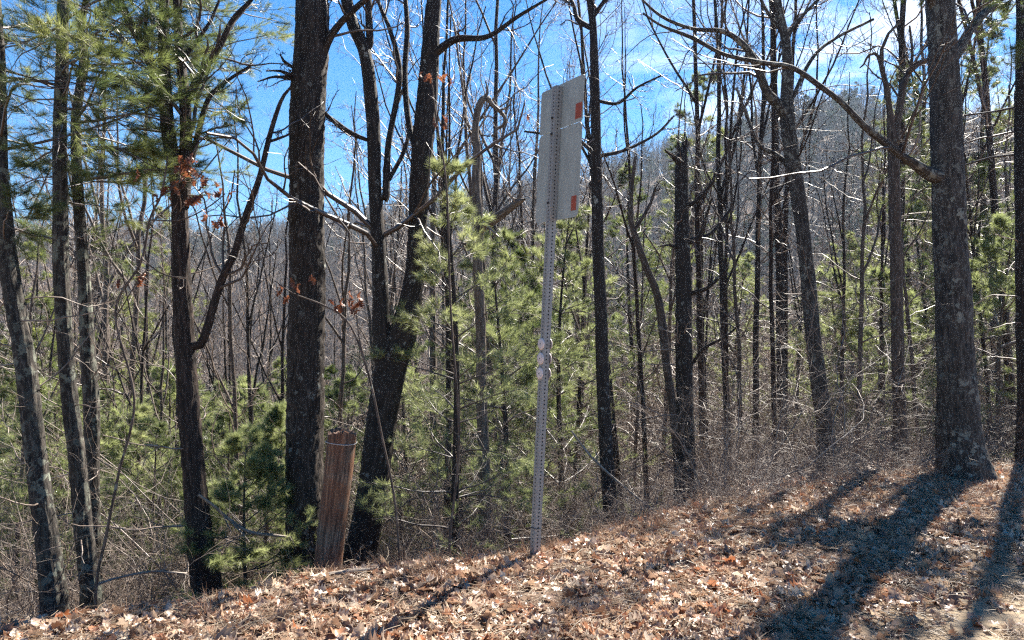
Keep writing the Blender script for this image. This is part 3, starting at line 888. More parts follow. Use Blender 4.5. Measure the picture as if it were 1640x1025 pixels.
# dead looped tree behind the sign gap
T = px((778, 890, 22), (776, 760, 18), (771, 640, 17), (770, 520, 16), (765, 430, 16), (767, 370, 15), (762, 300, 13), (764, 245, 12), (761, 208, 10), (765, 178, 10), (772, 160, 10), (781, 156, 8), (788, 167, 7), (800, 177, 6), (809, 189, 6), (805, 201, 4.5), (796, 206, 4), (789, 217, 3), (770, 216, 1.5), d=8.0)
big_tree('dead_tree', 'pale dead tree whose snapped top hangs over in a hook', T,
         [px((779, 158, 5), (781, 145, 4), (778, 130, 1.5), d=8),
          px((766, 372, 13), (782, 358, 15), (800, 345, 15), (818, 332, 13), (833, 322, 9), (841, 319, 3), d=7.95, dd=-.3),
          px((806, 341, 5), (822, 322, 3), (838, 312, 1), d=7.8, dd=-.1),
          px((768, 410, 7), (750, 392, 6), (738, 388, 3), d=8),
          px((800, 176, 4), (815, 170, 3), (822, 150, 1.5), d=8)], M_STEM, M_TWIG, k=20, nr=7, amp=.18, fl=1.1, seed=40, K=(4, 3, 0), stubs=12)

# curved thin tree
T = px((1086, 760, 14), (1078, 660, 13), (1068, 590, 13), (1062, 530, 14), (1052, 470, 12), (1036, 430, 11), (1022, 390, 10), (1010, 350, 9), (1012, 300, 7), (1018, 250, 5), d=9.6)
big_tree('curved_tree', 'smooth grey sapling bowing left beside the snapped trunk', T, [px((1015, 370, 6), (1040, 330, 5), (1050, 300, 4), d=9.6)], M_SLIM, k=16, nr=6, amp=.06, fl=1.1, seed=42, K=(8, 5, 3), stubs=6)

# ------------------------------------------------------------------ white pines seen close
def young_pine(name, label, base_xy, H, R, seed, needles=22, L=.09, w=.0018, mt=M_NEEDLE2, z0=.12, group=None, whorl=.28, r0=None, K1=6, K2=4, per=3, top=1.0):
    global rng
    old = rng; rng = np.random.default_rng(seed)
    x, y = base_xy; z = hz(x, y)
    o = empty(name, (x, y, z)); tag(o, label, 'pine', group)
    me = pine_meshes(H, R, seed, needles, L, w, mt, z0, whorl, K1, K2, per)
    for nm, m_ in zip(('trunk', 'boughs', 'foliage'), me): link(nm, m_, o)
    rng = old
    return o

def pine_meshes(H, R, seed, needles, L, w, mt, z0, whorl, K1, K2, per, shape=.75):
    r = np.random.default_rng(seed)
    n = 14
    t = np.linspace(0, 1, n)
    tp = np.stack([.04 * H * np.sin(t * 3 + seed) * t, .03 * H * np.cos(t * 4 + seed) * t - .03 * H * t * cos(seed), t * H - .25 * (1 - t)], 1)
    tr = (.011 * H) * (1 - t) + .006
    g = Geo(); tubes(g, tp, tr, 10)
    trunk = g.mesh('trunk', M_DARK if H > 4 else M_SLIM)
    zs = np.arange(z0 * H, H * .98, whorl)
    p0 = []; Ls = []; aa = []
    for zz in zs:
        f = zz / H
        for k in range(r.integers(3, 6)):
            p0.append([np.interp(zz, tp[:, 2], tp[:, 0]), np.interp(zz, tp[:, 2], tp[:, 1]), zz + r.uniform(-.06, .06)])
            Ls.append(R * (1 - f) ** shape * r.uniform(.6, 1.15) + .12); aa.append(r.uniform(0, 6.28))
    p0 = np.array(p0); Ls = np.array(Ls); aa = np.array(aa)
    f = p0[:, 2] / H
    el = .15 + .55 * f + r.normal(0, .12, len(f))
    d = np.stack([np.cos(aa) * np.cos(el), np.sin(aa) * np.cos(el), np.sin(el)], 1)
    pts = [p0]
    for k in range(8):
        d = norm(d + r.normal(size=d.shape) * .09 + np.array([0, 0, .01])); pts.append(pts[-1] + d * (Ls / 8)[:, None])
    pts = np.stack(pts, 1); rad = np.linspace(1, .25, 9)[None] * (.008 * Ls + .003)[:, None]
    g = Geo(); tubes(g, pts, rad, 5)
    b, br = kids(pts, rad, K1, (.3, 1), (35, 60), (.3, .5), n=5, wig=.1, up=.02, rs=.5, rmin=.002, flat=.4)
    tubes(g, b, br, 3)
    if K2:
        c, cr = kids(b, br, K2, (.15, 1), (30, 55), (.4, .6), n=4, wig=.1, up=.03, rs=.6, rmin=.0015, flat=.5)
        tubes(g, c, cr, 3)
    boughs = g.mesh('boughs', M_TWIGD)
    g = Geo()
    for q in ([b, c] if K2 else [b]):
        p, dd = tuft_points(q, per, .35); tufts(g, p, dd, needles, L, w)
    p, dd = tuft_points(pts, per, .6); tufts(g, p, dd, needles, L, w)
    p, dd = tuft_points(tp[None, -3:], 3, .3); tufts(g, p, dd, needles, L, w)
    fol = g.mesh('foliage', mt, smooth=False)
    return trunk, boughs, fol

def at(pxx, d): return ((pxx - 820) / F * d, d)
young_pine('young_pine', 'bright green young white pine growing in front of the forked tree', at(722, 6.9), 4.1, 1.0, 51, 20, .10, .0028, whorl=.36, K1=5, K2=3, per=2)
young_pine('young_pine', 'pale green young pine filling the gap behind the sign post', at(810, 9.0), 4.2, 1.7, 52, 18, .11, .0036, whorl=.38, K1=5, K2=4, per=2)
young_pine('young_pine', 'small green pine low on the left behind the crooked red tree', at(395, 6.6), 1.5, .7, 53, 22, .08, .003, whorl=.16)
young_pine('young_pine', 'pale young pine standing between sign and slender dark tree', at(905, 10.5), 4.9, 1.7, 54, 18, .11, .004, whorl=.4, K1=5, K2=4, per=2)
young_pine('young_pine', 'low green pine just left of the thick oak foot', at(425, 7.8), 2.1, .8, 55, 22, .08, .003, whorl=.2)

# ------------------------------------------------------------------ wood behind: copied trees
def slim_meshes(seed, H=14, r0=.075, lean=.5, low=.25, K=(18, 6, 4), rmin=.006, twm=M_TWIG, mt=M_SLIM, crook=.12):
    global rng
    old = rng; rng = np.random.default_rng(seed)
    n = 22
    t = np.linspace(0, 1, n)
    a = np.cumsum(rng.normal(0, crook, (n, 2)), 0) * (t[:, None]) * .35
    tp = np.stack([a[:, 0] + lean * t * rng.uniform(-1, 1), a[:, 1] + lean * t * rng.uniform(-1, 1), t * H - .3 * (1 - t)], 1)
    tr = r0 * (1 - t) ** .8 + .010
    tr[0] *= 1.25
    g = Geo(); tubes(g, tp, tr, 8)
    f, fr = kids(tp[None], tr[None], 3, (.35, .7), (18, 35), (.3, .45), n=10, wig=.08, up=.12, rs=.7, rmin=.012)
    tubes(g, f, fr, 6)
    trunk = g.mesh('trunk', mt)
    g = Geo()
    b, br = kids(tp[None], tr[None], K[0], (low, 1), (35, 70), (.12, .25), n=11, wig=.19, up=.09, rs=.36, rmin=rmin * 1.5)
    b2, br2 = kids(f, fr, 7, (.2, 1), (35, 60), (.3, .5), n=11, wig=.19, up=.1, rs=.45, rmin=rmin * 1.5)
    b = np.concatenate([b, b2]); br = np.concatenate([br, br2])
    dlow, dr = kids(tp[None], tr[None], 18, (.03, .45), (60, 100), (.05, .13), n=9, wig=.22, up=0, rs=.11, rmin=rmin * .8)
    c, cr = kids(b, br, K[1], (.15, 1), (30, 60), (.3, .5), n=6, wig=.2, up=.07, rs=.55, rmin=rmin)
    tubes(g, b, br, 4); tubes(g, c, cr, 3); tubes(g, dlow, dr, 3)
    e, er = kids(dlow, dr, 5, (.2, 1), (30, 70), (.35, .6), n=5, wig=.2, rs=.55, rmin=rmin * .7); tubes(g, e, er, 3)
    if K[2]:
        d, dr = kids(c, cr, K[2], (.15, 1), (30, 60), (.4, .6), n=4, wig=.14, up=.06, rs=.55, rmin=rmin * .8)
        tubes(g, d, dr, 3)
    crown = g.mesh('crown', twm)
    rng = old
    return trunk, crown

PLACED = []
def place_tree(name, meshes, names, x, y, s, rz, label, group, cat='tree', tilt=0.0, store={}):
    key = id(meshes[0])
    z = hz(x, y)
    if key not in store:
        o = empty(name, (x, y, z), rz)
        ch = [link(nm, m_, o) for nm, m_ in zip(names, meshes)]
        store[key] = (o, ch)
    else:
        src, sch = store[key]
        o = src.copy(); COL.objects.link(o)
        for c in sch:
            k = c.copy(); COL.objects.link(k); k.parent = o
    o.location = (x, y, z); o.scale = (s, s, s); o.rotation_euler = (tilt, tilt * .5, rz)
    tag(o, label, cat, group)
    PLACED.append((o, 820 + F * x / y, y, s))
    return o

near_protos = [slim_meshes(200 + i, 13 + (i % 3), .07, .8, .22, (11, 5, 3), .003, [M_TWIG, M_TWIGD][i % 2], [M_SLIM, M_DARK, M_RED][i % 3]) for i in range(6)]
mid_protos = [slim_meshes(300 + i, 14 + (i % 3), .085, .8, .25, (20, 6, 4), .007, M_TWIG, [M_SLIM, M_DARK][i % 2]) for i in range(6)]

# trunks one can pick out in the photograph: (px, width px, distance)
named = [(395, 6, 9.5), (415, 9, 10), (440, 9, 11), (530, 9, 9.5), (716, 13, 9), (742, 12, 10), (818, 13, 9.5), (845, 8, 13), (912, 9, 12), (925, 7, 15), (998, 13, 11),
         (1037, 9, 10.5), (1014, 7, 14), (1135, 8, 14), (1163, 9, 12), (1190, 8, 11), (1208, 12, 11.5), (1240, 6, 10.5), (1372, 10, 10.5), (1345, 6, 13), (1405, 7, 14),
         (1475, 8, 12), (1500, 6, 13), (1590, 6, 13), (1610, 9, 15), (1270, 7, 15), (205, 7, 11), (245, 8, 12), (275, 6, 10), (365, 7, 13), (15, 8, 10), (60, 7, 12), (180, 8, 14), (650, 9, 11), (665, 7, 14), (875, 7, 16), (1060, 9, 15), (1115, 6, 18)]
for i, (pxx, w, d) in enumerate(named):
    x, y = at(pxx, d); s = (w * d / F / 2) / .085
    s = min(max(s, .5), 1.25)
    m_ = near_protos[i % 6]
    place_tree('bare_tree', m_, ('trunk', 'crown'), x, y, s, random.uniform(0, 6.28), 'slim bare tree with a dark trunk standing just below the bank edge', 'slim bare trees just below the bank', tilt=random.uniform(-.04, .04))
R_ = np.random.default_rng(77)
cnt = 0
used = []
while cnt < 215:
    d = 12 + 50 * R_.random() ** 1.1
    u = R_.uniform(-.74, .74)
    x, y = u * d, d
    if any((x - a) ** 2 + (y - b) ** 2 < (0.8 + .02 * d) ** 2 for a, b in used): continue
    used.append((x, y)); cnt += 1
    if .12 < u < .55 and d > 14 and R_.random() < .75: continue
    i = cnt % 6
    s = R_.uniform(.6, 1.1) if d < 30 else R_.uniform(.75, 1.1)
    if -.45 < u < -.17: s *= .62
    place_tree('bare_tree', (near_protos if d < 20 else mid_protos)[i], ('trunk', 'crown'), x, y, s, R_.uniform(0, 6.28),
               'bare grey tree among many in the wood down the slope' if d < 30 else 'distant bare tree among many low in the valley wood', 'bare trees on the slope' if d < 30 else 'bare trees in the valley', tilt=R_.uniform(-.05, .05))

pine_protos = [pine_meshes(7.5, 2.0, 401, 12, .12, .006, M_NEEDLE2, .12, .38, 6, 3, 3), pine_meshes(6, 1.9, 402, 12, .12, .006, M_NEEDLE, .08, .36, 6, 3, 3),
               pine_meshes(12, 2.6, 403, 12, .15, .009, M_NEEDLE, .3, .6, 6, 3, 3), pine_meshes(3, 1.2, 404, 14, .10, .005, M_NEEDLE2, .06, .24, 5, 3, 3)]
spots = [(.245, 25, 2, 1.2), (.548, 21, 2, .95), (.66, 18, 2, .95), (-.64, 11, 3, 1.3), (-.58, 14.5, 3, 1.6), (-.36, 12.5, 3, 1.3), (-.50, 20, 0, .9), (-.35, 19, 1, .7), (-.56, 12.5, 0, .6), (-.49, 9.5, 3, .9), (-.47, 13, 3, 1.5), (-.38, 9.5, 3, .9), (-.40, 14.5, 0, .6), (-.68, 14, 0, .7), (-.33, 15, 1, .6), (-.53, 17, 0, .7), (-.61, 16, 1, .7), (-.62, 13, 1, 1.0), (-.50, 11, 3, 1.1), (-.45, 16, 1, .9), (-.34, 12, 3, 1.2), (-.36, 22, 0, .8), (-.25, 14, 1, .8), (-.20, 20, 0, .8), (-.06, 18, 1, 1), (.02, 13, 1, .95), (.08, 17, 0, 1), 
         (.17, 20, 2, .8), (.24, 28, 2, .9), (.30, 19, 0, .8), (.40, 24, 1, .9), (.46, 19, 0, .8), (.50, 14, 3, 1.2), (.56, 20, 0, 1), (.62, 15, 1, 1.0), (.66, 12, 3, 1.3), (.61, 27, 1, 1), (-.60, 10, 3, 1.1), (-.53, 14, 0, .6), (-.42, 11, 3, 1), (-.30, 13, 0, .6), (-.58, 19, 0, .8), (-.47, 25, 1, .8), (-.22, 12, 3, 1.2), (-.16, 16, 0, .8), (-.02, 11, 3, 1.3), (.44, 15, 3, 1.3), (-.66, 17, 2, .8), (-.55, 22, 2, .7)]
for u, d, k, s in spots:
    place_tree('pine_tree', pine_protos[k], ('trunk', 'boughs', 'foliage'), u * d, d, s, R_.uniform(0, 6.28), ['pale green pine in the wood below the bank', 'deep green bushy pine in the wood below the bank', 'tall dark pine rising out of the wood below', 'small pale pine sapling low in the wood'][k],
               ['pale pines in the wood', 'bushy pines in the wood', 'tall pines in the wood', 'pine saplings in the wood'][k], 'pine')
for q in range(80):
    d = R_.uniform(20, 62); u = R_.uniform(-.74, .74)
    if u > .1 and R_.random() < .5: continue
    k = int(R_.integers(0, 4)); k = 2 if (d > 40 and k == 3) else k
    s = R_.uniform(.7, 1.05) * (.7 if -.42 < u < -.17 else 1)
    place_tree('pine_tree', pine_protos[k], ('trunk', 'boughs', 'foliage'), u * d, d, s, R_.uniform(0, 6.28), ['pale green pine in the wood below the bank', 'deep green bushy pine in the wood below the bank', 'tall dark pine rising out of the wood below', 'small pale pine sapling low in the wood'][k],
               ['pale pines in the wood', 'bushy pines in the wood', 'tall pines in the wood', 'pine saplings in the wood'][k], 'pine')

# every copied tree gets a label that says where it stands
MARKS = [(-200, 'left edge of the picture'), (95, 'second pine from the left edge'), (310, 'red barked forked tree'), (490, 'thick oak'), (640, 'forked dark tree'), (868, 'sign post'), (962, 'slender dark tree'), (1096, 'snapped trunk'), (1305, 'leaning tree'), (1437, 'crooked tree'), (1535, 'big grey oak'), (2000, 'right edge of the picture')]
SHORT = ['left edge', 'second pine', 'red barked tree', 'thick oak', 'forked tree', 'sign post', 'slender tree', 'snapped trunk', 'leaning tree', 'crooked tree', 'big grey oak', 'right edge']
ORD = ['first', 'second', 'third', 'fourth', 'fifth', 'sixth', 'seventh', 'eighth', 'ninth', 'tenth', 'eleventh', 'twelfth', 'thirteenth', 'fourteenth', 'fifteenth', 'sixteenth', 'seventeenth', 'eighteenth']
bins = {}
for o, pxx, d, s_ in PLACED:
    k = max(i for i in range(len(MARKS)) if MARKS[i][0] <= pxx or i == 0); k = min(k, len(MARKS) - 2)
    base_l = o['label']
    if o['category'] == 'tree': kind = 'slim bare tree' if d < 14.01 else ('bare grey tree' if d < 30 else 'distant bare tree')
    else: kind = {'pal': 'pale green pine', 'dee': 'bushy deep green pine', 'tal': 'tall dark pine', 'sma': 'small pine sapling'}[base_l[:3]]
    bins.setdefault((kind, k, d > 32), []).append((pxx, o))
for (kind, k, far), lst in bins.items():
    lst.sort(key=lambda t: t[0])
    where = 'between %s and %s' % (SHORT[k], SHORT[k + 1])
    if far:
        for _, o in lst:
            o['label'] = ('far off ' if 'distant' not in kind else '') + kind + ' in the valley ' + where
            o['group'] = 'far off ' + kind.replace('distant ', '') + 's in the valley ' + where
    else:
        for i, (_, o) in enumerate(lst):
            o['label'] = kind + ' down the slope ' + where if len(lst) == 1 else '%s %s from the left %s' % (ORD[i], kind, where)
            o['group'] = kind + 's in the wood below the bank'

# ------------------------------------------------------------------ undergrowth
def shrub_proto(seed, H=1.6, stems=9, rmin=.0022, lean=.5, mt=M_TWIG, K=(6, 4), arch=-.04):
    global rng
    old = rng; rng = np.random.default_rng(seed)
    a = rng.uniform(0, 6.28, stems)
    p0 = np.stack([rng.normal(0, .12, stems), rng.normal(0, .12, stems), np.full(stems, -.08)], 1)
    d = norm(np.stack([np.cos(a) * lean, np.sin(a) * lean, np.ones(stems)], 1) + rng.normal(0, .25, (stems, 3)))
    L = H * rng.uniform(.5, 1.15, stems)
    pts = [p0]
    for k in range(9):
        d = norm(d + rng.normal(0, .19, d.shape) + np.array([0, 0, arch])); pts.append(pts[-1] + d * (L / 9)[:, None])
    pts = np.stack(pts, 1); rad = np.linspace(1, .3, 10)[None] * rng.uniform(.0025, .006, stems)[:, None] * (H / 1.6)
    g = Geo(); tubes(g, pts, rad, 4)
    b, br = kids(pts, rad, K[0], (.2, 1), (30, 75), (.25, .55), n=8, wig=.22, up=.03, rs=.6, rmin=rmin)
    c, cr = kids(b, br, K[1], (.2, 1), (30, 70), (.35, .65), n=5, wig=.22, up=.03, rs=.65, rmin=rmin * .8)
    tubes(g, b, br, 3); tubes(g, c, cr, 3)
    rng = old
    return g.mesh('shrub', mt)
sp = [shrub_proto(500 + i, [1.2, 1.8, 2.6, 1.5][i % 4], [9, 8, 6, 12][i % 4], .0015, [.5, .6, .3, 1.0][i % 4], M_TWIG, (8, 5)) for i in range(8)]
x, y = rand_in(2600, -12, 14, 5, 17)
yc = np.interp(x, CX, CY)
keep = (np.abs(x) < .76 * y) & (y > yc + .8 + .9 * (x < 0)) & ~((x / y > -.29) & (x / y < -.14) & (y < 7.6))
keep &= rng.random(len(x)) < np.where(x > 0, .5, 1)
x, y = x[keep][:720], y[keep][:720]; n = len(x)
scatter('undergrowth', np.stack([x, y, height(x, y)], 1), np.stack([rng.normal(0, .12, n), rng.normal(0, .12, n), rng.uniform(0, 6.28, n)], 1), rng.uniform(.45, 1.15, n), sp, 'tangle of thin bare shrubs and saplings below the bank')
sp2 = [shrub_proto(520 + i, 3.2, 7, .0065, .5, M_TWIG, (6, 4)) for i in range(4)]
x, y = rand_in(3200, -48, 48, 16, 62)
keep = np.abs(x) < .78 * y
x, y = x[keep][:1900], y[keep][:1900]; n = len(x)
scatter('valley_undergrowth', np.stack([x, y, height(x, y)], 1), np.stack([rng.normal(0, .1, n), rng.normal(0, .1, n), rng.uniform(0, 6.28, n)], 1), rng.uniform(.6, 1.9, n), sp2, 'grey brown brush filling the wood down the slope')
# brambles at the crest on the right
bp_ = [shrub_proto(540 + i, .75, 14, .0014, 1.0, M_TWIG, (5, 3), -.09) for i in range(4)]
xs = []; ys = []
for cx_, cy_, sx_, sy_, k in [(3.3, 7.8, .8, .35, 24), (4.3, 8.4, .5, .3, 9), (2.0, 7.0, .6, .25, 14), (1.0, 6.4, .5, .2, 10), (-.5, 5.5, .6, .15, 5)]:
    xs.append(rng.normal(cx_, sx_, k)); ys.append(rng.normal(cy_, sy_, k))
x = np.concatenate(xs); y = np.maximum(np.concatenate(ys), np.interp(x, CX, CY) + .15); n = len(x)
scatter('brambles', np.stack([x, y, height(x, y)], 1), np.stack([rng.normal(0, .15, n), rng.normal(0, .15, n), rng.uniform(0, 6.28, n)], 1), rng.uniform(.5, 1.15, n), bp_, 'arching pale brambles along the edge of the bank')

# ------------------------------------------------------------------ far hill wood
def hill_tree(seed, H=13):
    global rng
    old = rng; rng = np.random.default_rng(seed)
    n = 8; t = np.linspace(0, 1, n)
    tp = np.stack([rng.normal(0, .12, n), rng.normal(0, .12, n), t * H - .3], 1); tr = .13 * (1 - t) + .03
    g = Geo(); tubes(g, tp, tr, 5)
    b, br = kids(tp[None], tr[None], 16, (.3, 1), (25, 55), (.2, .36), n=5, wig=.14, up=.14, rs=.5, rmin=.03)
    c, cr = kids(b, br, 6, (.2, 1), (25, 55), (.35, .6), n=4, wig=.14, up=.12, rs=.6, rmin=.02)
    tubes(g, b, br, 3); tubes(g, c, cr, 3)
    rng = old
    return g.mesh('hill_tree', M_HILL)
def hill_pine(seed, H=13):
    return pine_meshes(H, 2.6, seed, 7, .5, .06, M_HILLPINE, .3, .8, 5, 0, 3)[2]
ht = [hill_tree(600 + i, 12 + i % 3) for i in range(5)]
x, y = rand_in(16000, -280, 280, 58, 330)
keep = (np.abs(x) < .80 * y)
x, y = x[keep], y[keep]
x, y = x[:7500], y[:7500]; n = len(x)
scatter('far_forest', np.stack([x, y, height(x, y)], 1), np.stack([np.zeros(n), np.zeros(n), rng.uniform(0, 6.28, n)], 1), rng.uniform(.65, 1.1, n), ht, 'leafless forest covering the far hillside')
x, y = rand_in(6000, -280, 280, 60, 330)
keep = (np.abs(x) < .8 * y) & (bumps(x * .05, y * .05) + .9 * (x / y > .3) * (y > 150) > .12)
x, y = x[keep][:1500], y[keep][:1500]; n = len(x)
scatter('far_pines', np.stack([x, y, height(x, y)], 1), np.stack([np.zeros(n), np.zeros(n), rng.uniform(0, 6.28, n)], 1), rng.uniform(.6, 1.1, n), [hill_pine(610), hill_pine(611, 11)], 'dark evergreens scattered over the far hillside')

# ------------------------------------------------------------------ road sign seen from behind
def metal(name, col, rough=.4, met=1.0, nsc=30, dark=.75):
    m, t, b = mat(name)
    tcn = t.nodes.new('ShaderNodeTexCoord')
    n = t.nodes.new('ShaderNodeTexNoise'); n.inputs['Scale'].default_value = nsc; n.inputs['Detail'].default_value = 7; n.inputs['Roughness'].default_value = .7
    mp = t.nodes.new('ShaderNodeMapping'); mp.inputs['Scale'].default_value = (1, 1, .35)
    t.links.new(tcn.outputs['Object'], mp.inputs[0]); t.links.new(mp.outputs[0], n.inputs['Vector'])
    r = ramp(t, [(.35, tuple(c * dark for c in col)), (.65, col)])
    t.links.new(n.outputs['Fac'], r.inputs[0]); t.links.new(r.outputs[0], b.inputs['Base Color'])
    b.inputs['Metallic'].default_value = met; b.inputs['Roughness'].default_value = rough
    return m
M_GALV = metal('galvanised_steel', (.37, .36, .34), .55, .2, 60)
M_ALU = metal('weathered_aluminium', (.47, .49, .44), .6, .05, 11, .74)
M_ORANGE = metal('orange_sticker', (.42, .085, .045), .6, 0, 60, .85)
M_DISC = metal('reflector_plastic', (.80, .68, .64), .4, 0, 40, .85)
M_STEEL_AND_SHADE = metal('dark_steel_and_hole_shade', (.03, .03, .03), .7, .0)  # bolts, rivets and wire; also the painted shade behind the post holes

# unit frame of the sign: a along the panel (towards the left and away), nrm out of its back, up tilted
top = P(893, 138, 5.05); bot = P(857, 880, 5.05)
upv = norm(top - bot)
a = norm(np.array([-.27, .47, 0])); a = norm(a - upv * a.dot(upv))
nrm = np.cross(a, upv); nrm = nrm if nrm[1] < 0 else -nrm
if nrm[0] > 0: nrm = -nrm
sbase = bot.copy(); sbase[2] = hz(bot[0], bot[1])
sbase = bot + upv * ((sbase[2] - bot[2]) / upv[2])
S = empty('road_sign', sbase)
tag(S, 'blank grey back of a tall metal road sign bolted to a perforated square post', 'road sign')
plen = np.linalg.norm(top - sbase)

def fr(p):  # (along a, along nrm, along up) -> local offset from the base
    p = np.asarray(p, float).reshape(-1, 3)
    return p[:, :1] * a + p[:, 1:2] * nrm + p[:, 2:3] * upv

def perforated_post():
    g = Geo()
    h = .0255; hr = .0062; pitch = .0254 * 1.0
    pitch = .0254
    nseg = int((plen + .3) / pitch)
    for (ax0, ax1) in ((0, 1), (1, 0)):
        for sgn in (-1, 1):
            V = []; Q = []; T = []
            K = 8
            for i in range(nseg):
                zc = plen - (i + .5) * pitch
                b0 = len(V)
                # outer square ring points matched to hole octagon
                an = np.arange(K) * 2 * pi / K + pi / K
                oc = []
                for t_ in an:
                    c, s = cos(t_), sin(t_); m_ = max(abs(c), abs(s))
                    oc.append((c / m_ * h, s / m_ * pitch / 2))
                for (u_, v_) in oc: V.append((u_, h, zc + v_))
                for t_ in an: V.append((cos(t_) * hr, h, zc + sin(t_) * hr))
                for t_ in an: V.append((cos(t_) * hr, h - .003, zc + sin(t_) * hr))
                for k in range(K):
                    k2 = (k + 1) % K
                    Q.append((b0 + k, b0 + k2, b0 + K + k2, b0 + K + k)); Q.append((b0 + K + k, b0 + K + k2, b0 + 2 * K + k2, b0 + 2 * K + k))
                # corner fill
                for (cx_, cz_) in ((-h, -pitch / 2), (h, -pitch / 2), (h, pitch / 2), (-h, pitch / 2)):
                    dists = [(abs(u_ - cx_) + abs(v_ - cz_), k) for k, (u_, v_) in enumerate(oc)]
                    dists.sort(); k1, k2 = dists[0][1], dists[1][1]
                    V.append((cx_, h, zc + cz_)); T.append((b0 + k1, b0 + k2, len(V) - 1))
            V = np.array(V); V[:, 1] *= sgn
            if ax0 == 1: V = V[:, [1, 0, 2]]
            g.add(fr(V), Q, T)
    return g
link('post', perforated_post().mesh('post', M_GALV, smooth=False), S)
# added black core; its colour stands in for the shade inside the hollow post
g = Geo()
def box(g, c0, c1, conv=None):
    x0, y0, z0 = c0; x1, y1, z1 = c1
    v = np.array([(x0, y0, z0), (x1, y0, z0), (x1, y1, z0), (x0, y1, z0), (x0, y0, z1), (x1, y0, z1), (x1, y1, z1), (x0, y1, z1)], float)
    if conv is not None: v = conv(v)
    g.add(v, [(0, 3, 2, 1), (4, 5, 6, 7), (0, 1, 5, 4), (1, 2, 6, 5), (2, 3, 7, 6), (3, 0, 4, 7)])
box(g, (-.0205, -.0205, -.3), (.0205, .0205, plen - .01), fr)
link('post_hole_shade', g.mesh('post_hole_shade', M_STEEL_AND_SHADE, smooth=False), S)

def rrect(w0, w1, z0, z1, r=.03, y0=-.0275, th=.0035, n=5, corners=(1, 1, 1, 1)):
    """panel with rounded corners in (a, up)"""
    pts = []
    for (cx_, cz_, a0, on) in ((w1 - r, z1 - r, 0, corners[0]), (w0 + r, z1 - r, pi / 2, corners[1]), (w0 + r, z0 + r, pi, corners[2]), (w1 - r, z0 + r, 1.5 * pi, corners[3])):
        for k in range(n + 1):
            t_ = a0 + k / n * pi / 2
            if on: pts.append((cx_ + r * cos(t_), cz_ + r * sin(t_)))
            else:
                pts.append((cx_ + r * np.sign(cos(t_ + 1e-6 if k < n else t_ - 1e-6)), cz_ + r * np.sign(sin(t_ + 1e-6 if k < n else t_ - 1e-6)))) if k in (0,) else None
    m_ = len(pts)
    V = [(p[0], y0, p[1]) for p in pts] + [(p[0], y0 - th, p[1]) for p in pts] + [((w0 + w1) / 2, y0, (z0 + z1) / 2), ((w0 + w1) / 2, y0 - th, (z0 + z1) / 2)]
    Q = [(k, (k + 1) % m_, m_ + (k + 1) % m_, m_ + k) for k in range(m_)]
    T = [(k, (k + 1) % m_, 2 * m_) for k in range(m_)] + [(m_ + (k + 1) % m_, m_ + k, 2 * m_ + 1) for k in range(m_)]
    g = Geo(); g.add(fr(V), Q, T); return g

# solve panel extents from the photograph's corners at the real panel plane
def on_panel(pxx, pyy):
    o_ = np.array([0, 0, 1.6]); dr = np.array([(pxx - 820) / F, 1, (517 - pyy) / F])
    pl = sbase - nrm * .03
    t_ = np.dot(pl - o_, nrm) / np.dot(dr, nrm)
    q = o_ + dr * t_ - sbase
    return q.dot(a), q.dot(upv)
ar_, zt = on_panel(937, 115); al_, zt2 = on_panel(868, 150)
_, zb = on_panel(925, 345); _, zb2 = on_panel(857, 360)
_, zs1 = on_panel(932, 190); _, zs2 = on_panel(865, 221)
zt = (zt + zt2) / 2; zb = (zb + zb2) / 2; zs_ = (zs1 + zs2) / 2
print('sign', ar_, al_, zt, zb, zs_)
w0, w1 = min(ar_, al_), max(ar_, al_)
link('upper_panel', rrect(w0, w1, zs_ + .002, zt, .02).mesh('upper_panel', M_ALU, smooth=False), S)
link('lower_panel', rrect(w0, w1, zb, zs_ - .002, .035).mesh('lower_panel', M_ALU, smooth=False), S)
for (p0, p1) in (((923, 166), (932, 187)), ((916, 314), (923, 336))):
    u0, v0 = on_panel(*p0); u1, v1 = on_panel(*p1)
    g = Geo(); vm = (v0 + v1) / 2; hh = abs(v0 - v1) / 2
    box(g, (min(u0, u1), -.0270, vm - hh), (max(u0, u1), -.0262, vm + hh), fr)
    tag(link('sticker', g.mesh('sticker', M_ORANGE, smooth=False), S), 'orange sticker on the back of the panel')
g_n = [(-.0255, plen - .22), (-.0255, plen - .33), (-.0255, plen - .80)]
for _, zz in g_n:
    g = Geo()
    pp = fr([(.02, .0, zz), (.032, 0, zz), (.040, 0, zz)])
    pp = fr([(0, .024, zz), (0, .032, zz), (0, .040, zz)])
    tubes(g, pp, [.009, .009, .004], 6, cap=True)
    link('bolt', g.mesh('bolt', M_STEEL_AND_SHADE), S)
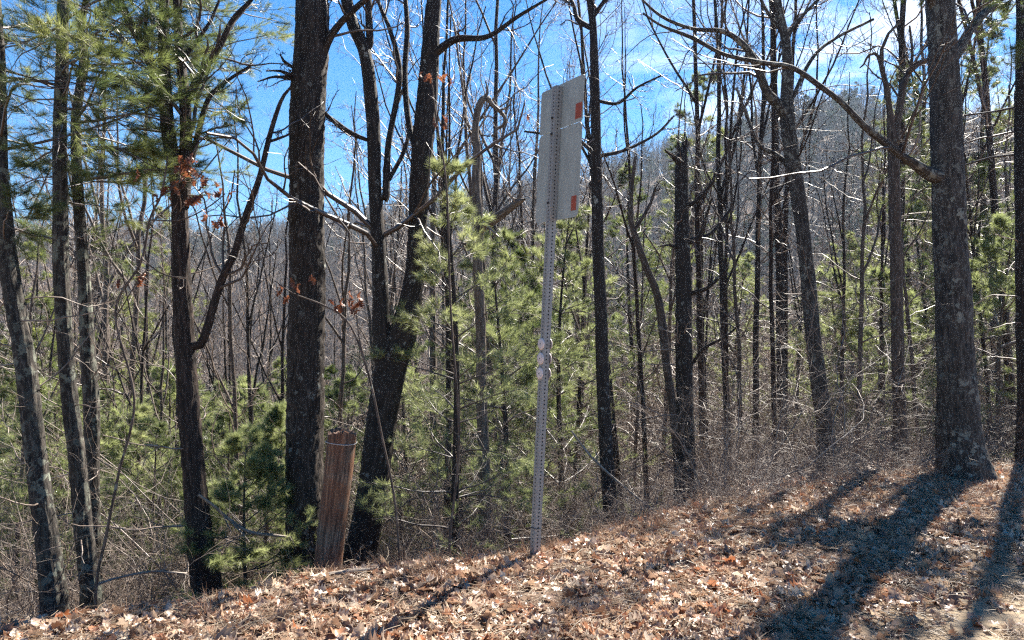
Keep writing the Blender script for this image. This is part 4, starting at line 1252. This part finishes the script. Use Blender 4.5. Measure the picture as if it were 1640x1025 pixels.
# round reflectors in a column on both flanks
def disc(g, c, ax, r=.041, th=.007):
    ax = norm(ax); u = norm(np.cross(ax, upv)); v = np.cross(ax, u)
    prof = [(0.0, th * 1.0), (.6 * r, th * .95), (.93 * r, th * .75), (r, th * .3), (r, -.001)]
    K = 28; V = []; Q = []
    for (rr, hh) in prof:
        for k in range(K):
            t_ = 2 * pi * k / K; V.append(c + ax * hh + (u * cos(t_) + v * sin(t_)) * max(rr, .0005))
    for i in range(len(prof) - 1):
        for k in range(K): Q.append((i * K + k, i * K + (k + 1) % K, (i + 1) * K + (k + 1) % K, (i + 1) * K + k))
    g.add(V, Q)
for (qx, qy) in ((866, 550), (864.5, 573), (862.5, 596)):
    zz = (on_panel(qx, qy)[1])
    g = Geo(); disc(g, fr([(.006, .027, zz)])[0], nrm)
    d1 = link('reflector', g.mesh('reflector', M_DISC), S)
    g = Geo(); tubes(g, fr([(.006, .028, zz), (.006, .0365, zz)]), [.004, .004], 6, cap=True)
    link('rivet', g.mesh('rivet', M_STEEL_AND_SHADE), d1)
    g = Geo(); disc(g, fr([(-.006, -.027, zz)])[0], -nrm)
    link('reflector', g.mesh('reflector', M_DISC), S)
# wire clamp near the foot
zz = on_panel(862, 843)[1]
g = Geo(); h = .029
loop = fr([(h, h, zz), (-h, h, zz + .002), (-h, -h, zz), (h, -h, zz - .002), (h, h, zz)])
tubes(g, loop, np.full(5, .0025), 5)
link('wire_band', g.mesh('wire_band', M_STEEL_AND_SHADE), S)

# ------------------------------------------------------------------ broken wooden post
m, t, b_ = mat('weathered_post_wood')
L_ = t.links.new
atn = t.nodes.new('ShaderNodeAttribute'); atn.attribute_name = 'bc'
mp = t.nodes.new('ShaderNodeMapping'); mp.inputs['Scale'].default_value = (1, 1, .06); L_(atn.outputs['Vector'], mp.inputs[0])
n1 = t.nodes.new('ShaderNodeTexNoise'); n1.inputs['Scale'].default_value = 60; n1.inputs['Detail'].default_value = 8; n1.inputs['Roughness'].default_value = .7; L_(mp.outputs[0], n1.inputs['Vector'])
n2 = t.nodes.new('ShaderNodeTexNoise'); n2.inputs['Scale'].default_value = 5; n2.inputs['Detail'].default_value = 4; L_(atn.outputs['Vector'], n2.inputs['Vector'])
r1 = ramp(t, [(.34, (.025, .016, .011)), (.5, (.12, .08, .054)), (.66, (.34, .26, .19))]); L_(n1.outputs['Fac'], r1.inputs[0])
r2 = ramp(t, [(.34, (.03, .012, .007)), (.5, (.15, .062, .032)), (.66, (.32, .17, .09))]); L_(n1.outputs['Fac'], r2.inputs[0])
mr = t.nodes.new('ShaderNodeMapRange'); mr.inputs['From Min'].default_value = .38; mr.inputs['From Max'].default_value = .55; L_(n2.outputs['Fac'], mr.inputs['Value'])
mx_ = t.nodes.new('ShaderNodeMix'); mx_.data_type = 'RGBA'; L_(mr.outputs[0], mx_.inputs[0]); L_(r1.outputs[0], mx_.inputs[6]); L_(r2.outputs[0], mx_.inputs[7])
L_(mx_.outputs[2], b_.inputs['Base Color']); b_.inputs['Roughness'].default_value = .7
bpn = t.nodes.new('ShaderNodeBump'); bpn.inputs['Strength'].default_value = .9; bpn.inputs['Distance'].default_value = .01; L_(n1.outputs['Fac'], bpn.inputs['Height']); L_(bpn.outputs[0], b_.inputs['Normal'])
M_POST = m
pt = px((522, 930, 47), (528, 880, 46), (537, 800, 46), (544, 740, 47), (548, 692, 46), d=5.55)
base = np.array([pt[0, 0], pt[0, 1], hz(pt[0, 0], pt[0, 1])])
pt[0, 2] = base[2] - .1
tp, tr = resample(pt, .025)
PO = empty('wooden_post', base); tag(PO, 'short weathered wooden post with a rotten jagged top between two dark trunks', 'post')
k = 48
rs = np.random.default_rng(5)
jag = rs.normal(0, .007, k) + .012 * np.sin(np.arange(k) * .26 + 1) + .012 * (rs.random(k) > .8)
g = Geo()
def pdisp(th, s):
    return .008 * np.sin(th * 11 + 2 * np.sin(s * 2)) + .010 * np.sin(th * 19 + s * 3 + 2 * np.sin(3 * th)) + .05 * np.sin(th * 2 + 1 + s * .8) - .05 * np.exp(-((np.mod(th + .6, 6.28) - 3.9) / .1) ** 2)
tubes(g, tp - base, tr, k, disp=pdisp)
v = g.v[0].reshape(-1, k, 3)
v[-1, :, 2] += jag; v[-2, :, 2] += jag * .5
axis_top = (tp[-1] - base)
rim = v[-1].copy()
inner = axis_top + (rim - axis_top) * .8; inner[:, 2] = rim[:, 2] - .004 + rs.normal(0, .006, k)
inner2 = axis_top + (rim - axis_top) * .72; inner2[:, 2] = rim[:, 2] - .018 + rs.normal(0, .009, k)
inner3 = axis_top + (rim - axis_top) * .35; inner3[:, 2] = rim[:, 2] - .008 + rs.normal(0, .014, k)
V = np.concatenate([rim, inner, inner2, inner3, [axis_top + np.array([0, 0, .006])]])
Q = [(r_ * k + i, r_ * k + (i + 1) % k, (r_ + 1) * k + (i + 1) % k, (r_ + 1) * k + i) for r_ in range(3) for i in range(k)]
T_ = [(3 * k + i, 3 * k + (i + 1) % k, 4 * k) for i in range(k)]
g.v[0] = v.reshape(-1, 3).astype(np.float32)
g.add(V, Q, T_, bc=V * .4)
link('shaft', g.mesh('shaft', M_POST), PO)
i = np.argmin(np.abs(tp[:, 2] - P(548, 706, 5.55)[2])); c = tp[i] - base
th = np.linspace(0, 2 * pi, 40)
loop = c + np.stack([np.cos(th) * (tr[i] + .006), np.sin(th) * (tr[i] + .006), .004 * np.sin(th * 2) - .006 * np.cos(th)], 1)
g = Geo(); tubes(g, loop, np.full(40, .0032), 6)
M_WIRE = metal('pale_wire', (.55, .52, .50), .5, .2, 60)
link('wire_loop', g.mesh('wire_loop', M_WIRE), PO)

# ------------------------------------------------------------------ clinging russet leaves and thin saplings
def leaf_cluster(g, c, n, spread, size=.09, seed=0):
    r = np.random.default_rng(seed)
    for i in range(n):
        leaf_geo(g, seed * 50 + i, size * r.uniform(.7, 1.15), 1.3, rotm(r.uniform(-2.2, -.8), r.uniform(-1, 1), r.uniform(0, 6.28)), np.asarray(c) + r.normal(0, spread, 3), kind=0)

T = px((152, 930, 5), (185, 870, 5), (215, 740, 4.5), (240, 620, 4), (250, 540, 4), (262, 460, 4), (258, 360, 3.5), (272, 290, 3), (275, 250, 2), d=4.95)
T = px((155, 935, 5), (170, 860, 5), (190, 760, 4.5), (215, 640, 4), (185, 500, 4), (225, 420, 4), (240, 350, 3.5), (258, 310, 3), (268, 250, 2), d=4.95)
o, bs, lp = big_tree('oak_sapling', 'thin oak sapling still holding rust red leaves in front of the reddish tree', T,
                 [px((228, 415, 2.5), (262, 440, 2), (300, 445, 2), d=4.9), px((256, 315, 2.5), (290, 290, 2), (312, 285, 2), d=4.9, dd=-.1), px((240, 352, 2.5), (290, 352, 2), (335, 330, 2), (360, 310, 1.5), d=4.9, dd=.1), px((190, 500, 2), (220, 450, 2), (236, 430, 2), d=4.9)],
                 M_SLIM, M_TWIG, k=8, nr=4, amp=.03, fl=1, seed=60, K=(4, 3, 0), rmin=.0014)
g = Geo()
for i, (cx_, cy_, n_) in enumerate([(298, 268, 6), (312, 285, 5), (285, 290, 4), (320, 315, 4), (357, 308, 3), (340, 352, 3), (270, 305, 3), (306, 262, 3), (212, 283, 1), (230, 450, 2), (192, 458, 1)]):
    leaf_cluster(g, P(cx_, cy_, 4.9) - bs, n_, .03, .085, i + 1)
link('dead_leaves', g.mesh('dead_leaves', M_RUSSET), o)

T = px((528, 925, 4), (512, 820, 4), (520, 700, 3.5), (500, 600, 3.5), (520, 540, 3), (555, 490, 3), (590, 470, 2), d=5.0)
T = px((640, 905, 4), (632, 800, 4), (612, 700, 3.5), (590, 600, 3.5), (560, 520, 3), (520, 490, 2.5), (470, 470, 2), (440, 450, 1.5), d=5.2)
o, bs, lp = big_tree('oak_sapling', 'thin oak sapling with rust leaves arching across the thick oak trunk', T,
                 [px((590, 600, 2.5), (575, 540, 2), (570, 490, 1.5), d=5.2), px((560, 520, 2), (540, 500, 2), (535, 480, 1.5), d=5.2)],
                 M_SLIM, M_TWIG, k=8, nr=4, amp=.03, fl=1, seed=61, K=(3, 3, 0), rmin=.0014)
g = Geo()
for i, (cx_, cy_, n_) in enumerate([(575, 480, 6), (568, 490, 3), (533, 497, 2), (502, 455, 2), (470, 455, 2), (448, 466, 3), (452, 480, 2), (540, 483, 2)]):
    leaf_cluster(g, P(cx_, cy_, 5.2) - bs, n_, .025, .075, i + 20)
link('dead_leaves', g.mesh('dead_leaves', M_RUSSET), o)

T = px((720, 870, 4), (735, 700, 4), (722, 500, 3.5), (715, 300, 3), (700, 200, 3), (690, 120, 2), d=5.5)
o, bs, lp = big_tree('oak_sapling', 'very thin sapling with a few rust leaves high beside the fork', T, [px((700, 200, 2), (705, 150, 1.5), (712, 120, 1), d=5.5)], M_SLIM, M_TWIG, k=8, nr=4, amp=.03, fl=1, seed=62, K=(4, 3, 0), rmin=.0014)
g = Geo()
for i, (cx_, cy_, n_) in enumerate([(692, 124, 4), (712, 124, 3), (708, 198, 3), (685, 115, 1), (840, 182, 1)]):
    leaf_cluster(g, P(cx_, cy_, 5.5) - bs, n_, .03, .07, i + 40)
link('dead_leaves', g.mesh('dead_leaves', M_RUSSET), o)

# fallen pale branches
def stick(name, label, path, mt=M_DEAD, K=3):
    p = np.asarray(path, float); tp, tr = resample(p, .04); b0 = tp[0].copy()
    g = Geo(); tubes(g, tp - b0, tr, 8, cap=True, disp=bark_disp(5, .08, 3))
    if K:
        q, qr = nresample(tp - b0, tr, 12)
        a_, ar2 = kids(q[None], qr[None], K, (.3, 1), (30, 60), (.2, .4), n=6, wig=.12, rs=.6, rmin=.002); tubes(g, a_, ar2, 4)
    tag(link(name, g.mesh(name, mt), None, b0), label, 'branch')
stick('fallen_branch', 'bare broken branch slanting from the reddish tree towards the thick oak', px((318, 792, 5), (345, 812, 5), (365, 830, 6), (400, 852, 6), (440, 857, 5), (465, 860, 3), d=6.2, dd=.3))
stick('fallen_branch', 'curved pale branch lying low right of the second pine', px((158, 935, 5), (190, 925, 4), (245, 915, 4), (300, 918, 3), d=5.0, dd=.4))
stick('fallen_branch', 'long pale stick rising from the slope right of the sign post', px((1052, 822, 3), (1000, 780, 4), (950, 735, 4), (915, 690, 3), d=7.0, dd=.3))
P0 = P(560, 915, 4.85)
stick('fallen_branch', 'flat piece of pale wood lying in leaves below the wooden post', [(-1.15, 4.62, hz(-1.15, 4.62) + .025, .012), (-1.0, 4.66, hz(-1.0, 4.66) + .03, .016), (-.85, 4.72, hz(-.85, 4.72) + .03, .009)], K=0)

# ------------------------------------------------------------------ haze
g = Geo(); box(g, (-470, -80, -60), (470, 560, 125))
m = bpy.data.materials.new('haze'); m.use_nodes = True
t = m.node_tree; t.nodes.clear()
pv = t.nodes.new('ShaderNodeVolumePrincipled'); pv.inputs['Density'].default_value = .00028; pv.inputs['Color'].default_value = (.6, .76, 1, 1)
pv.inputs['Anisotropy'].default_value = .3
mo = t.nodes.new('ShaderNodeOutputMaterial'); t.links.new(pv.outputs[0], mo.inputs['Volume'])
haze = link('haze', g.mesh('haze', m, smooth=False))
tag(haze, kind='stuff')
print('tris', sum(len(me.polygons) for me in bpy.data.meshes) )
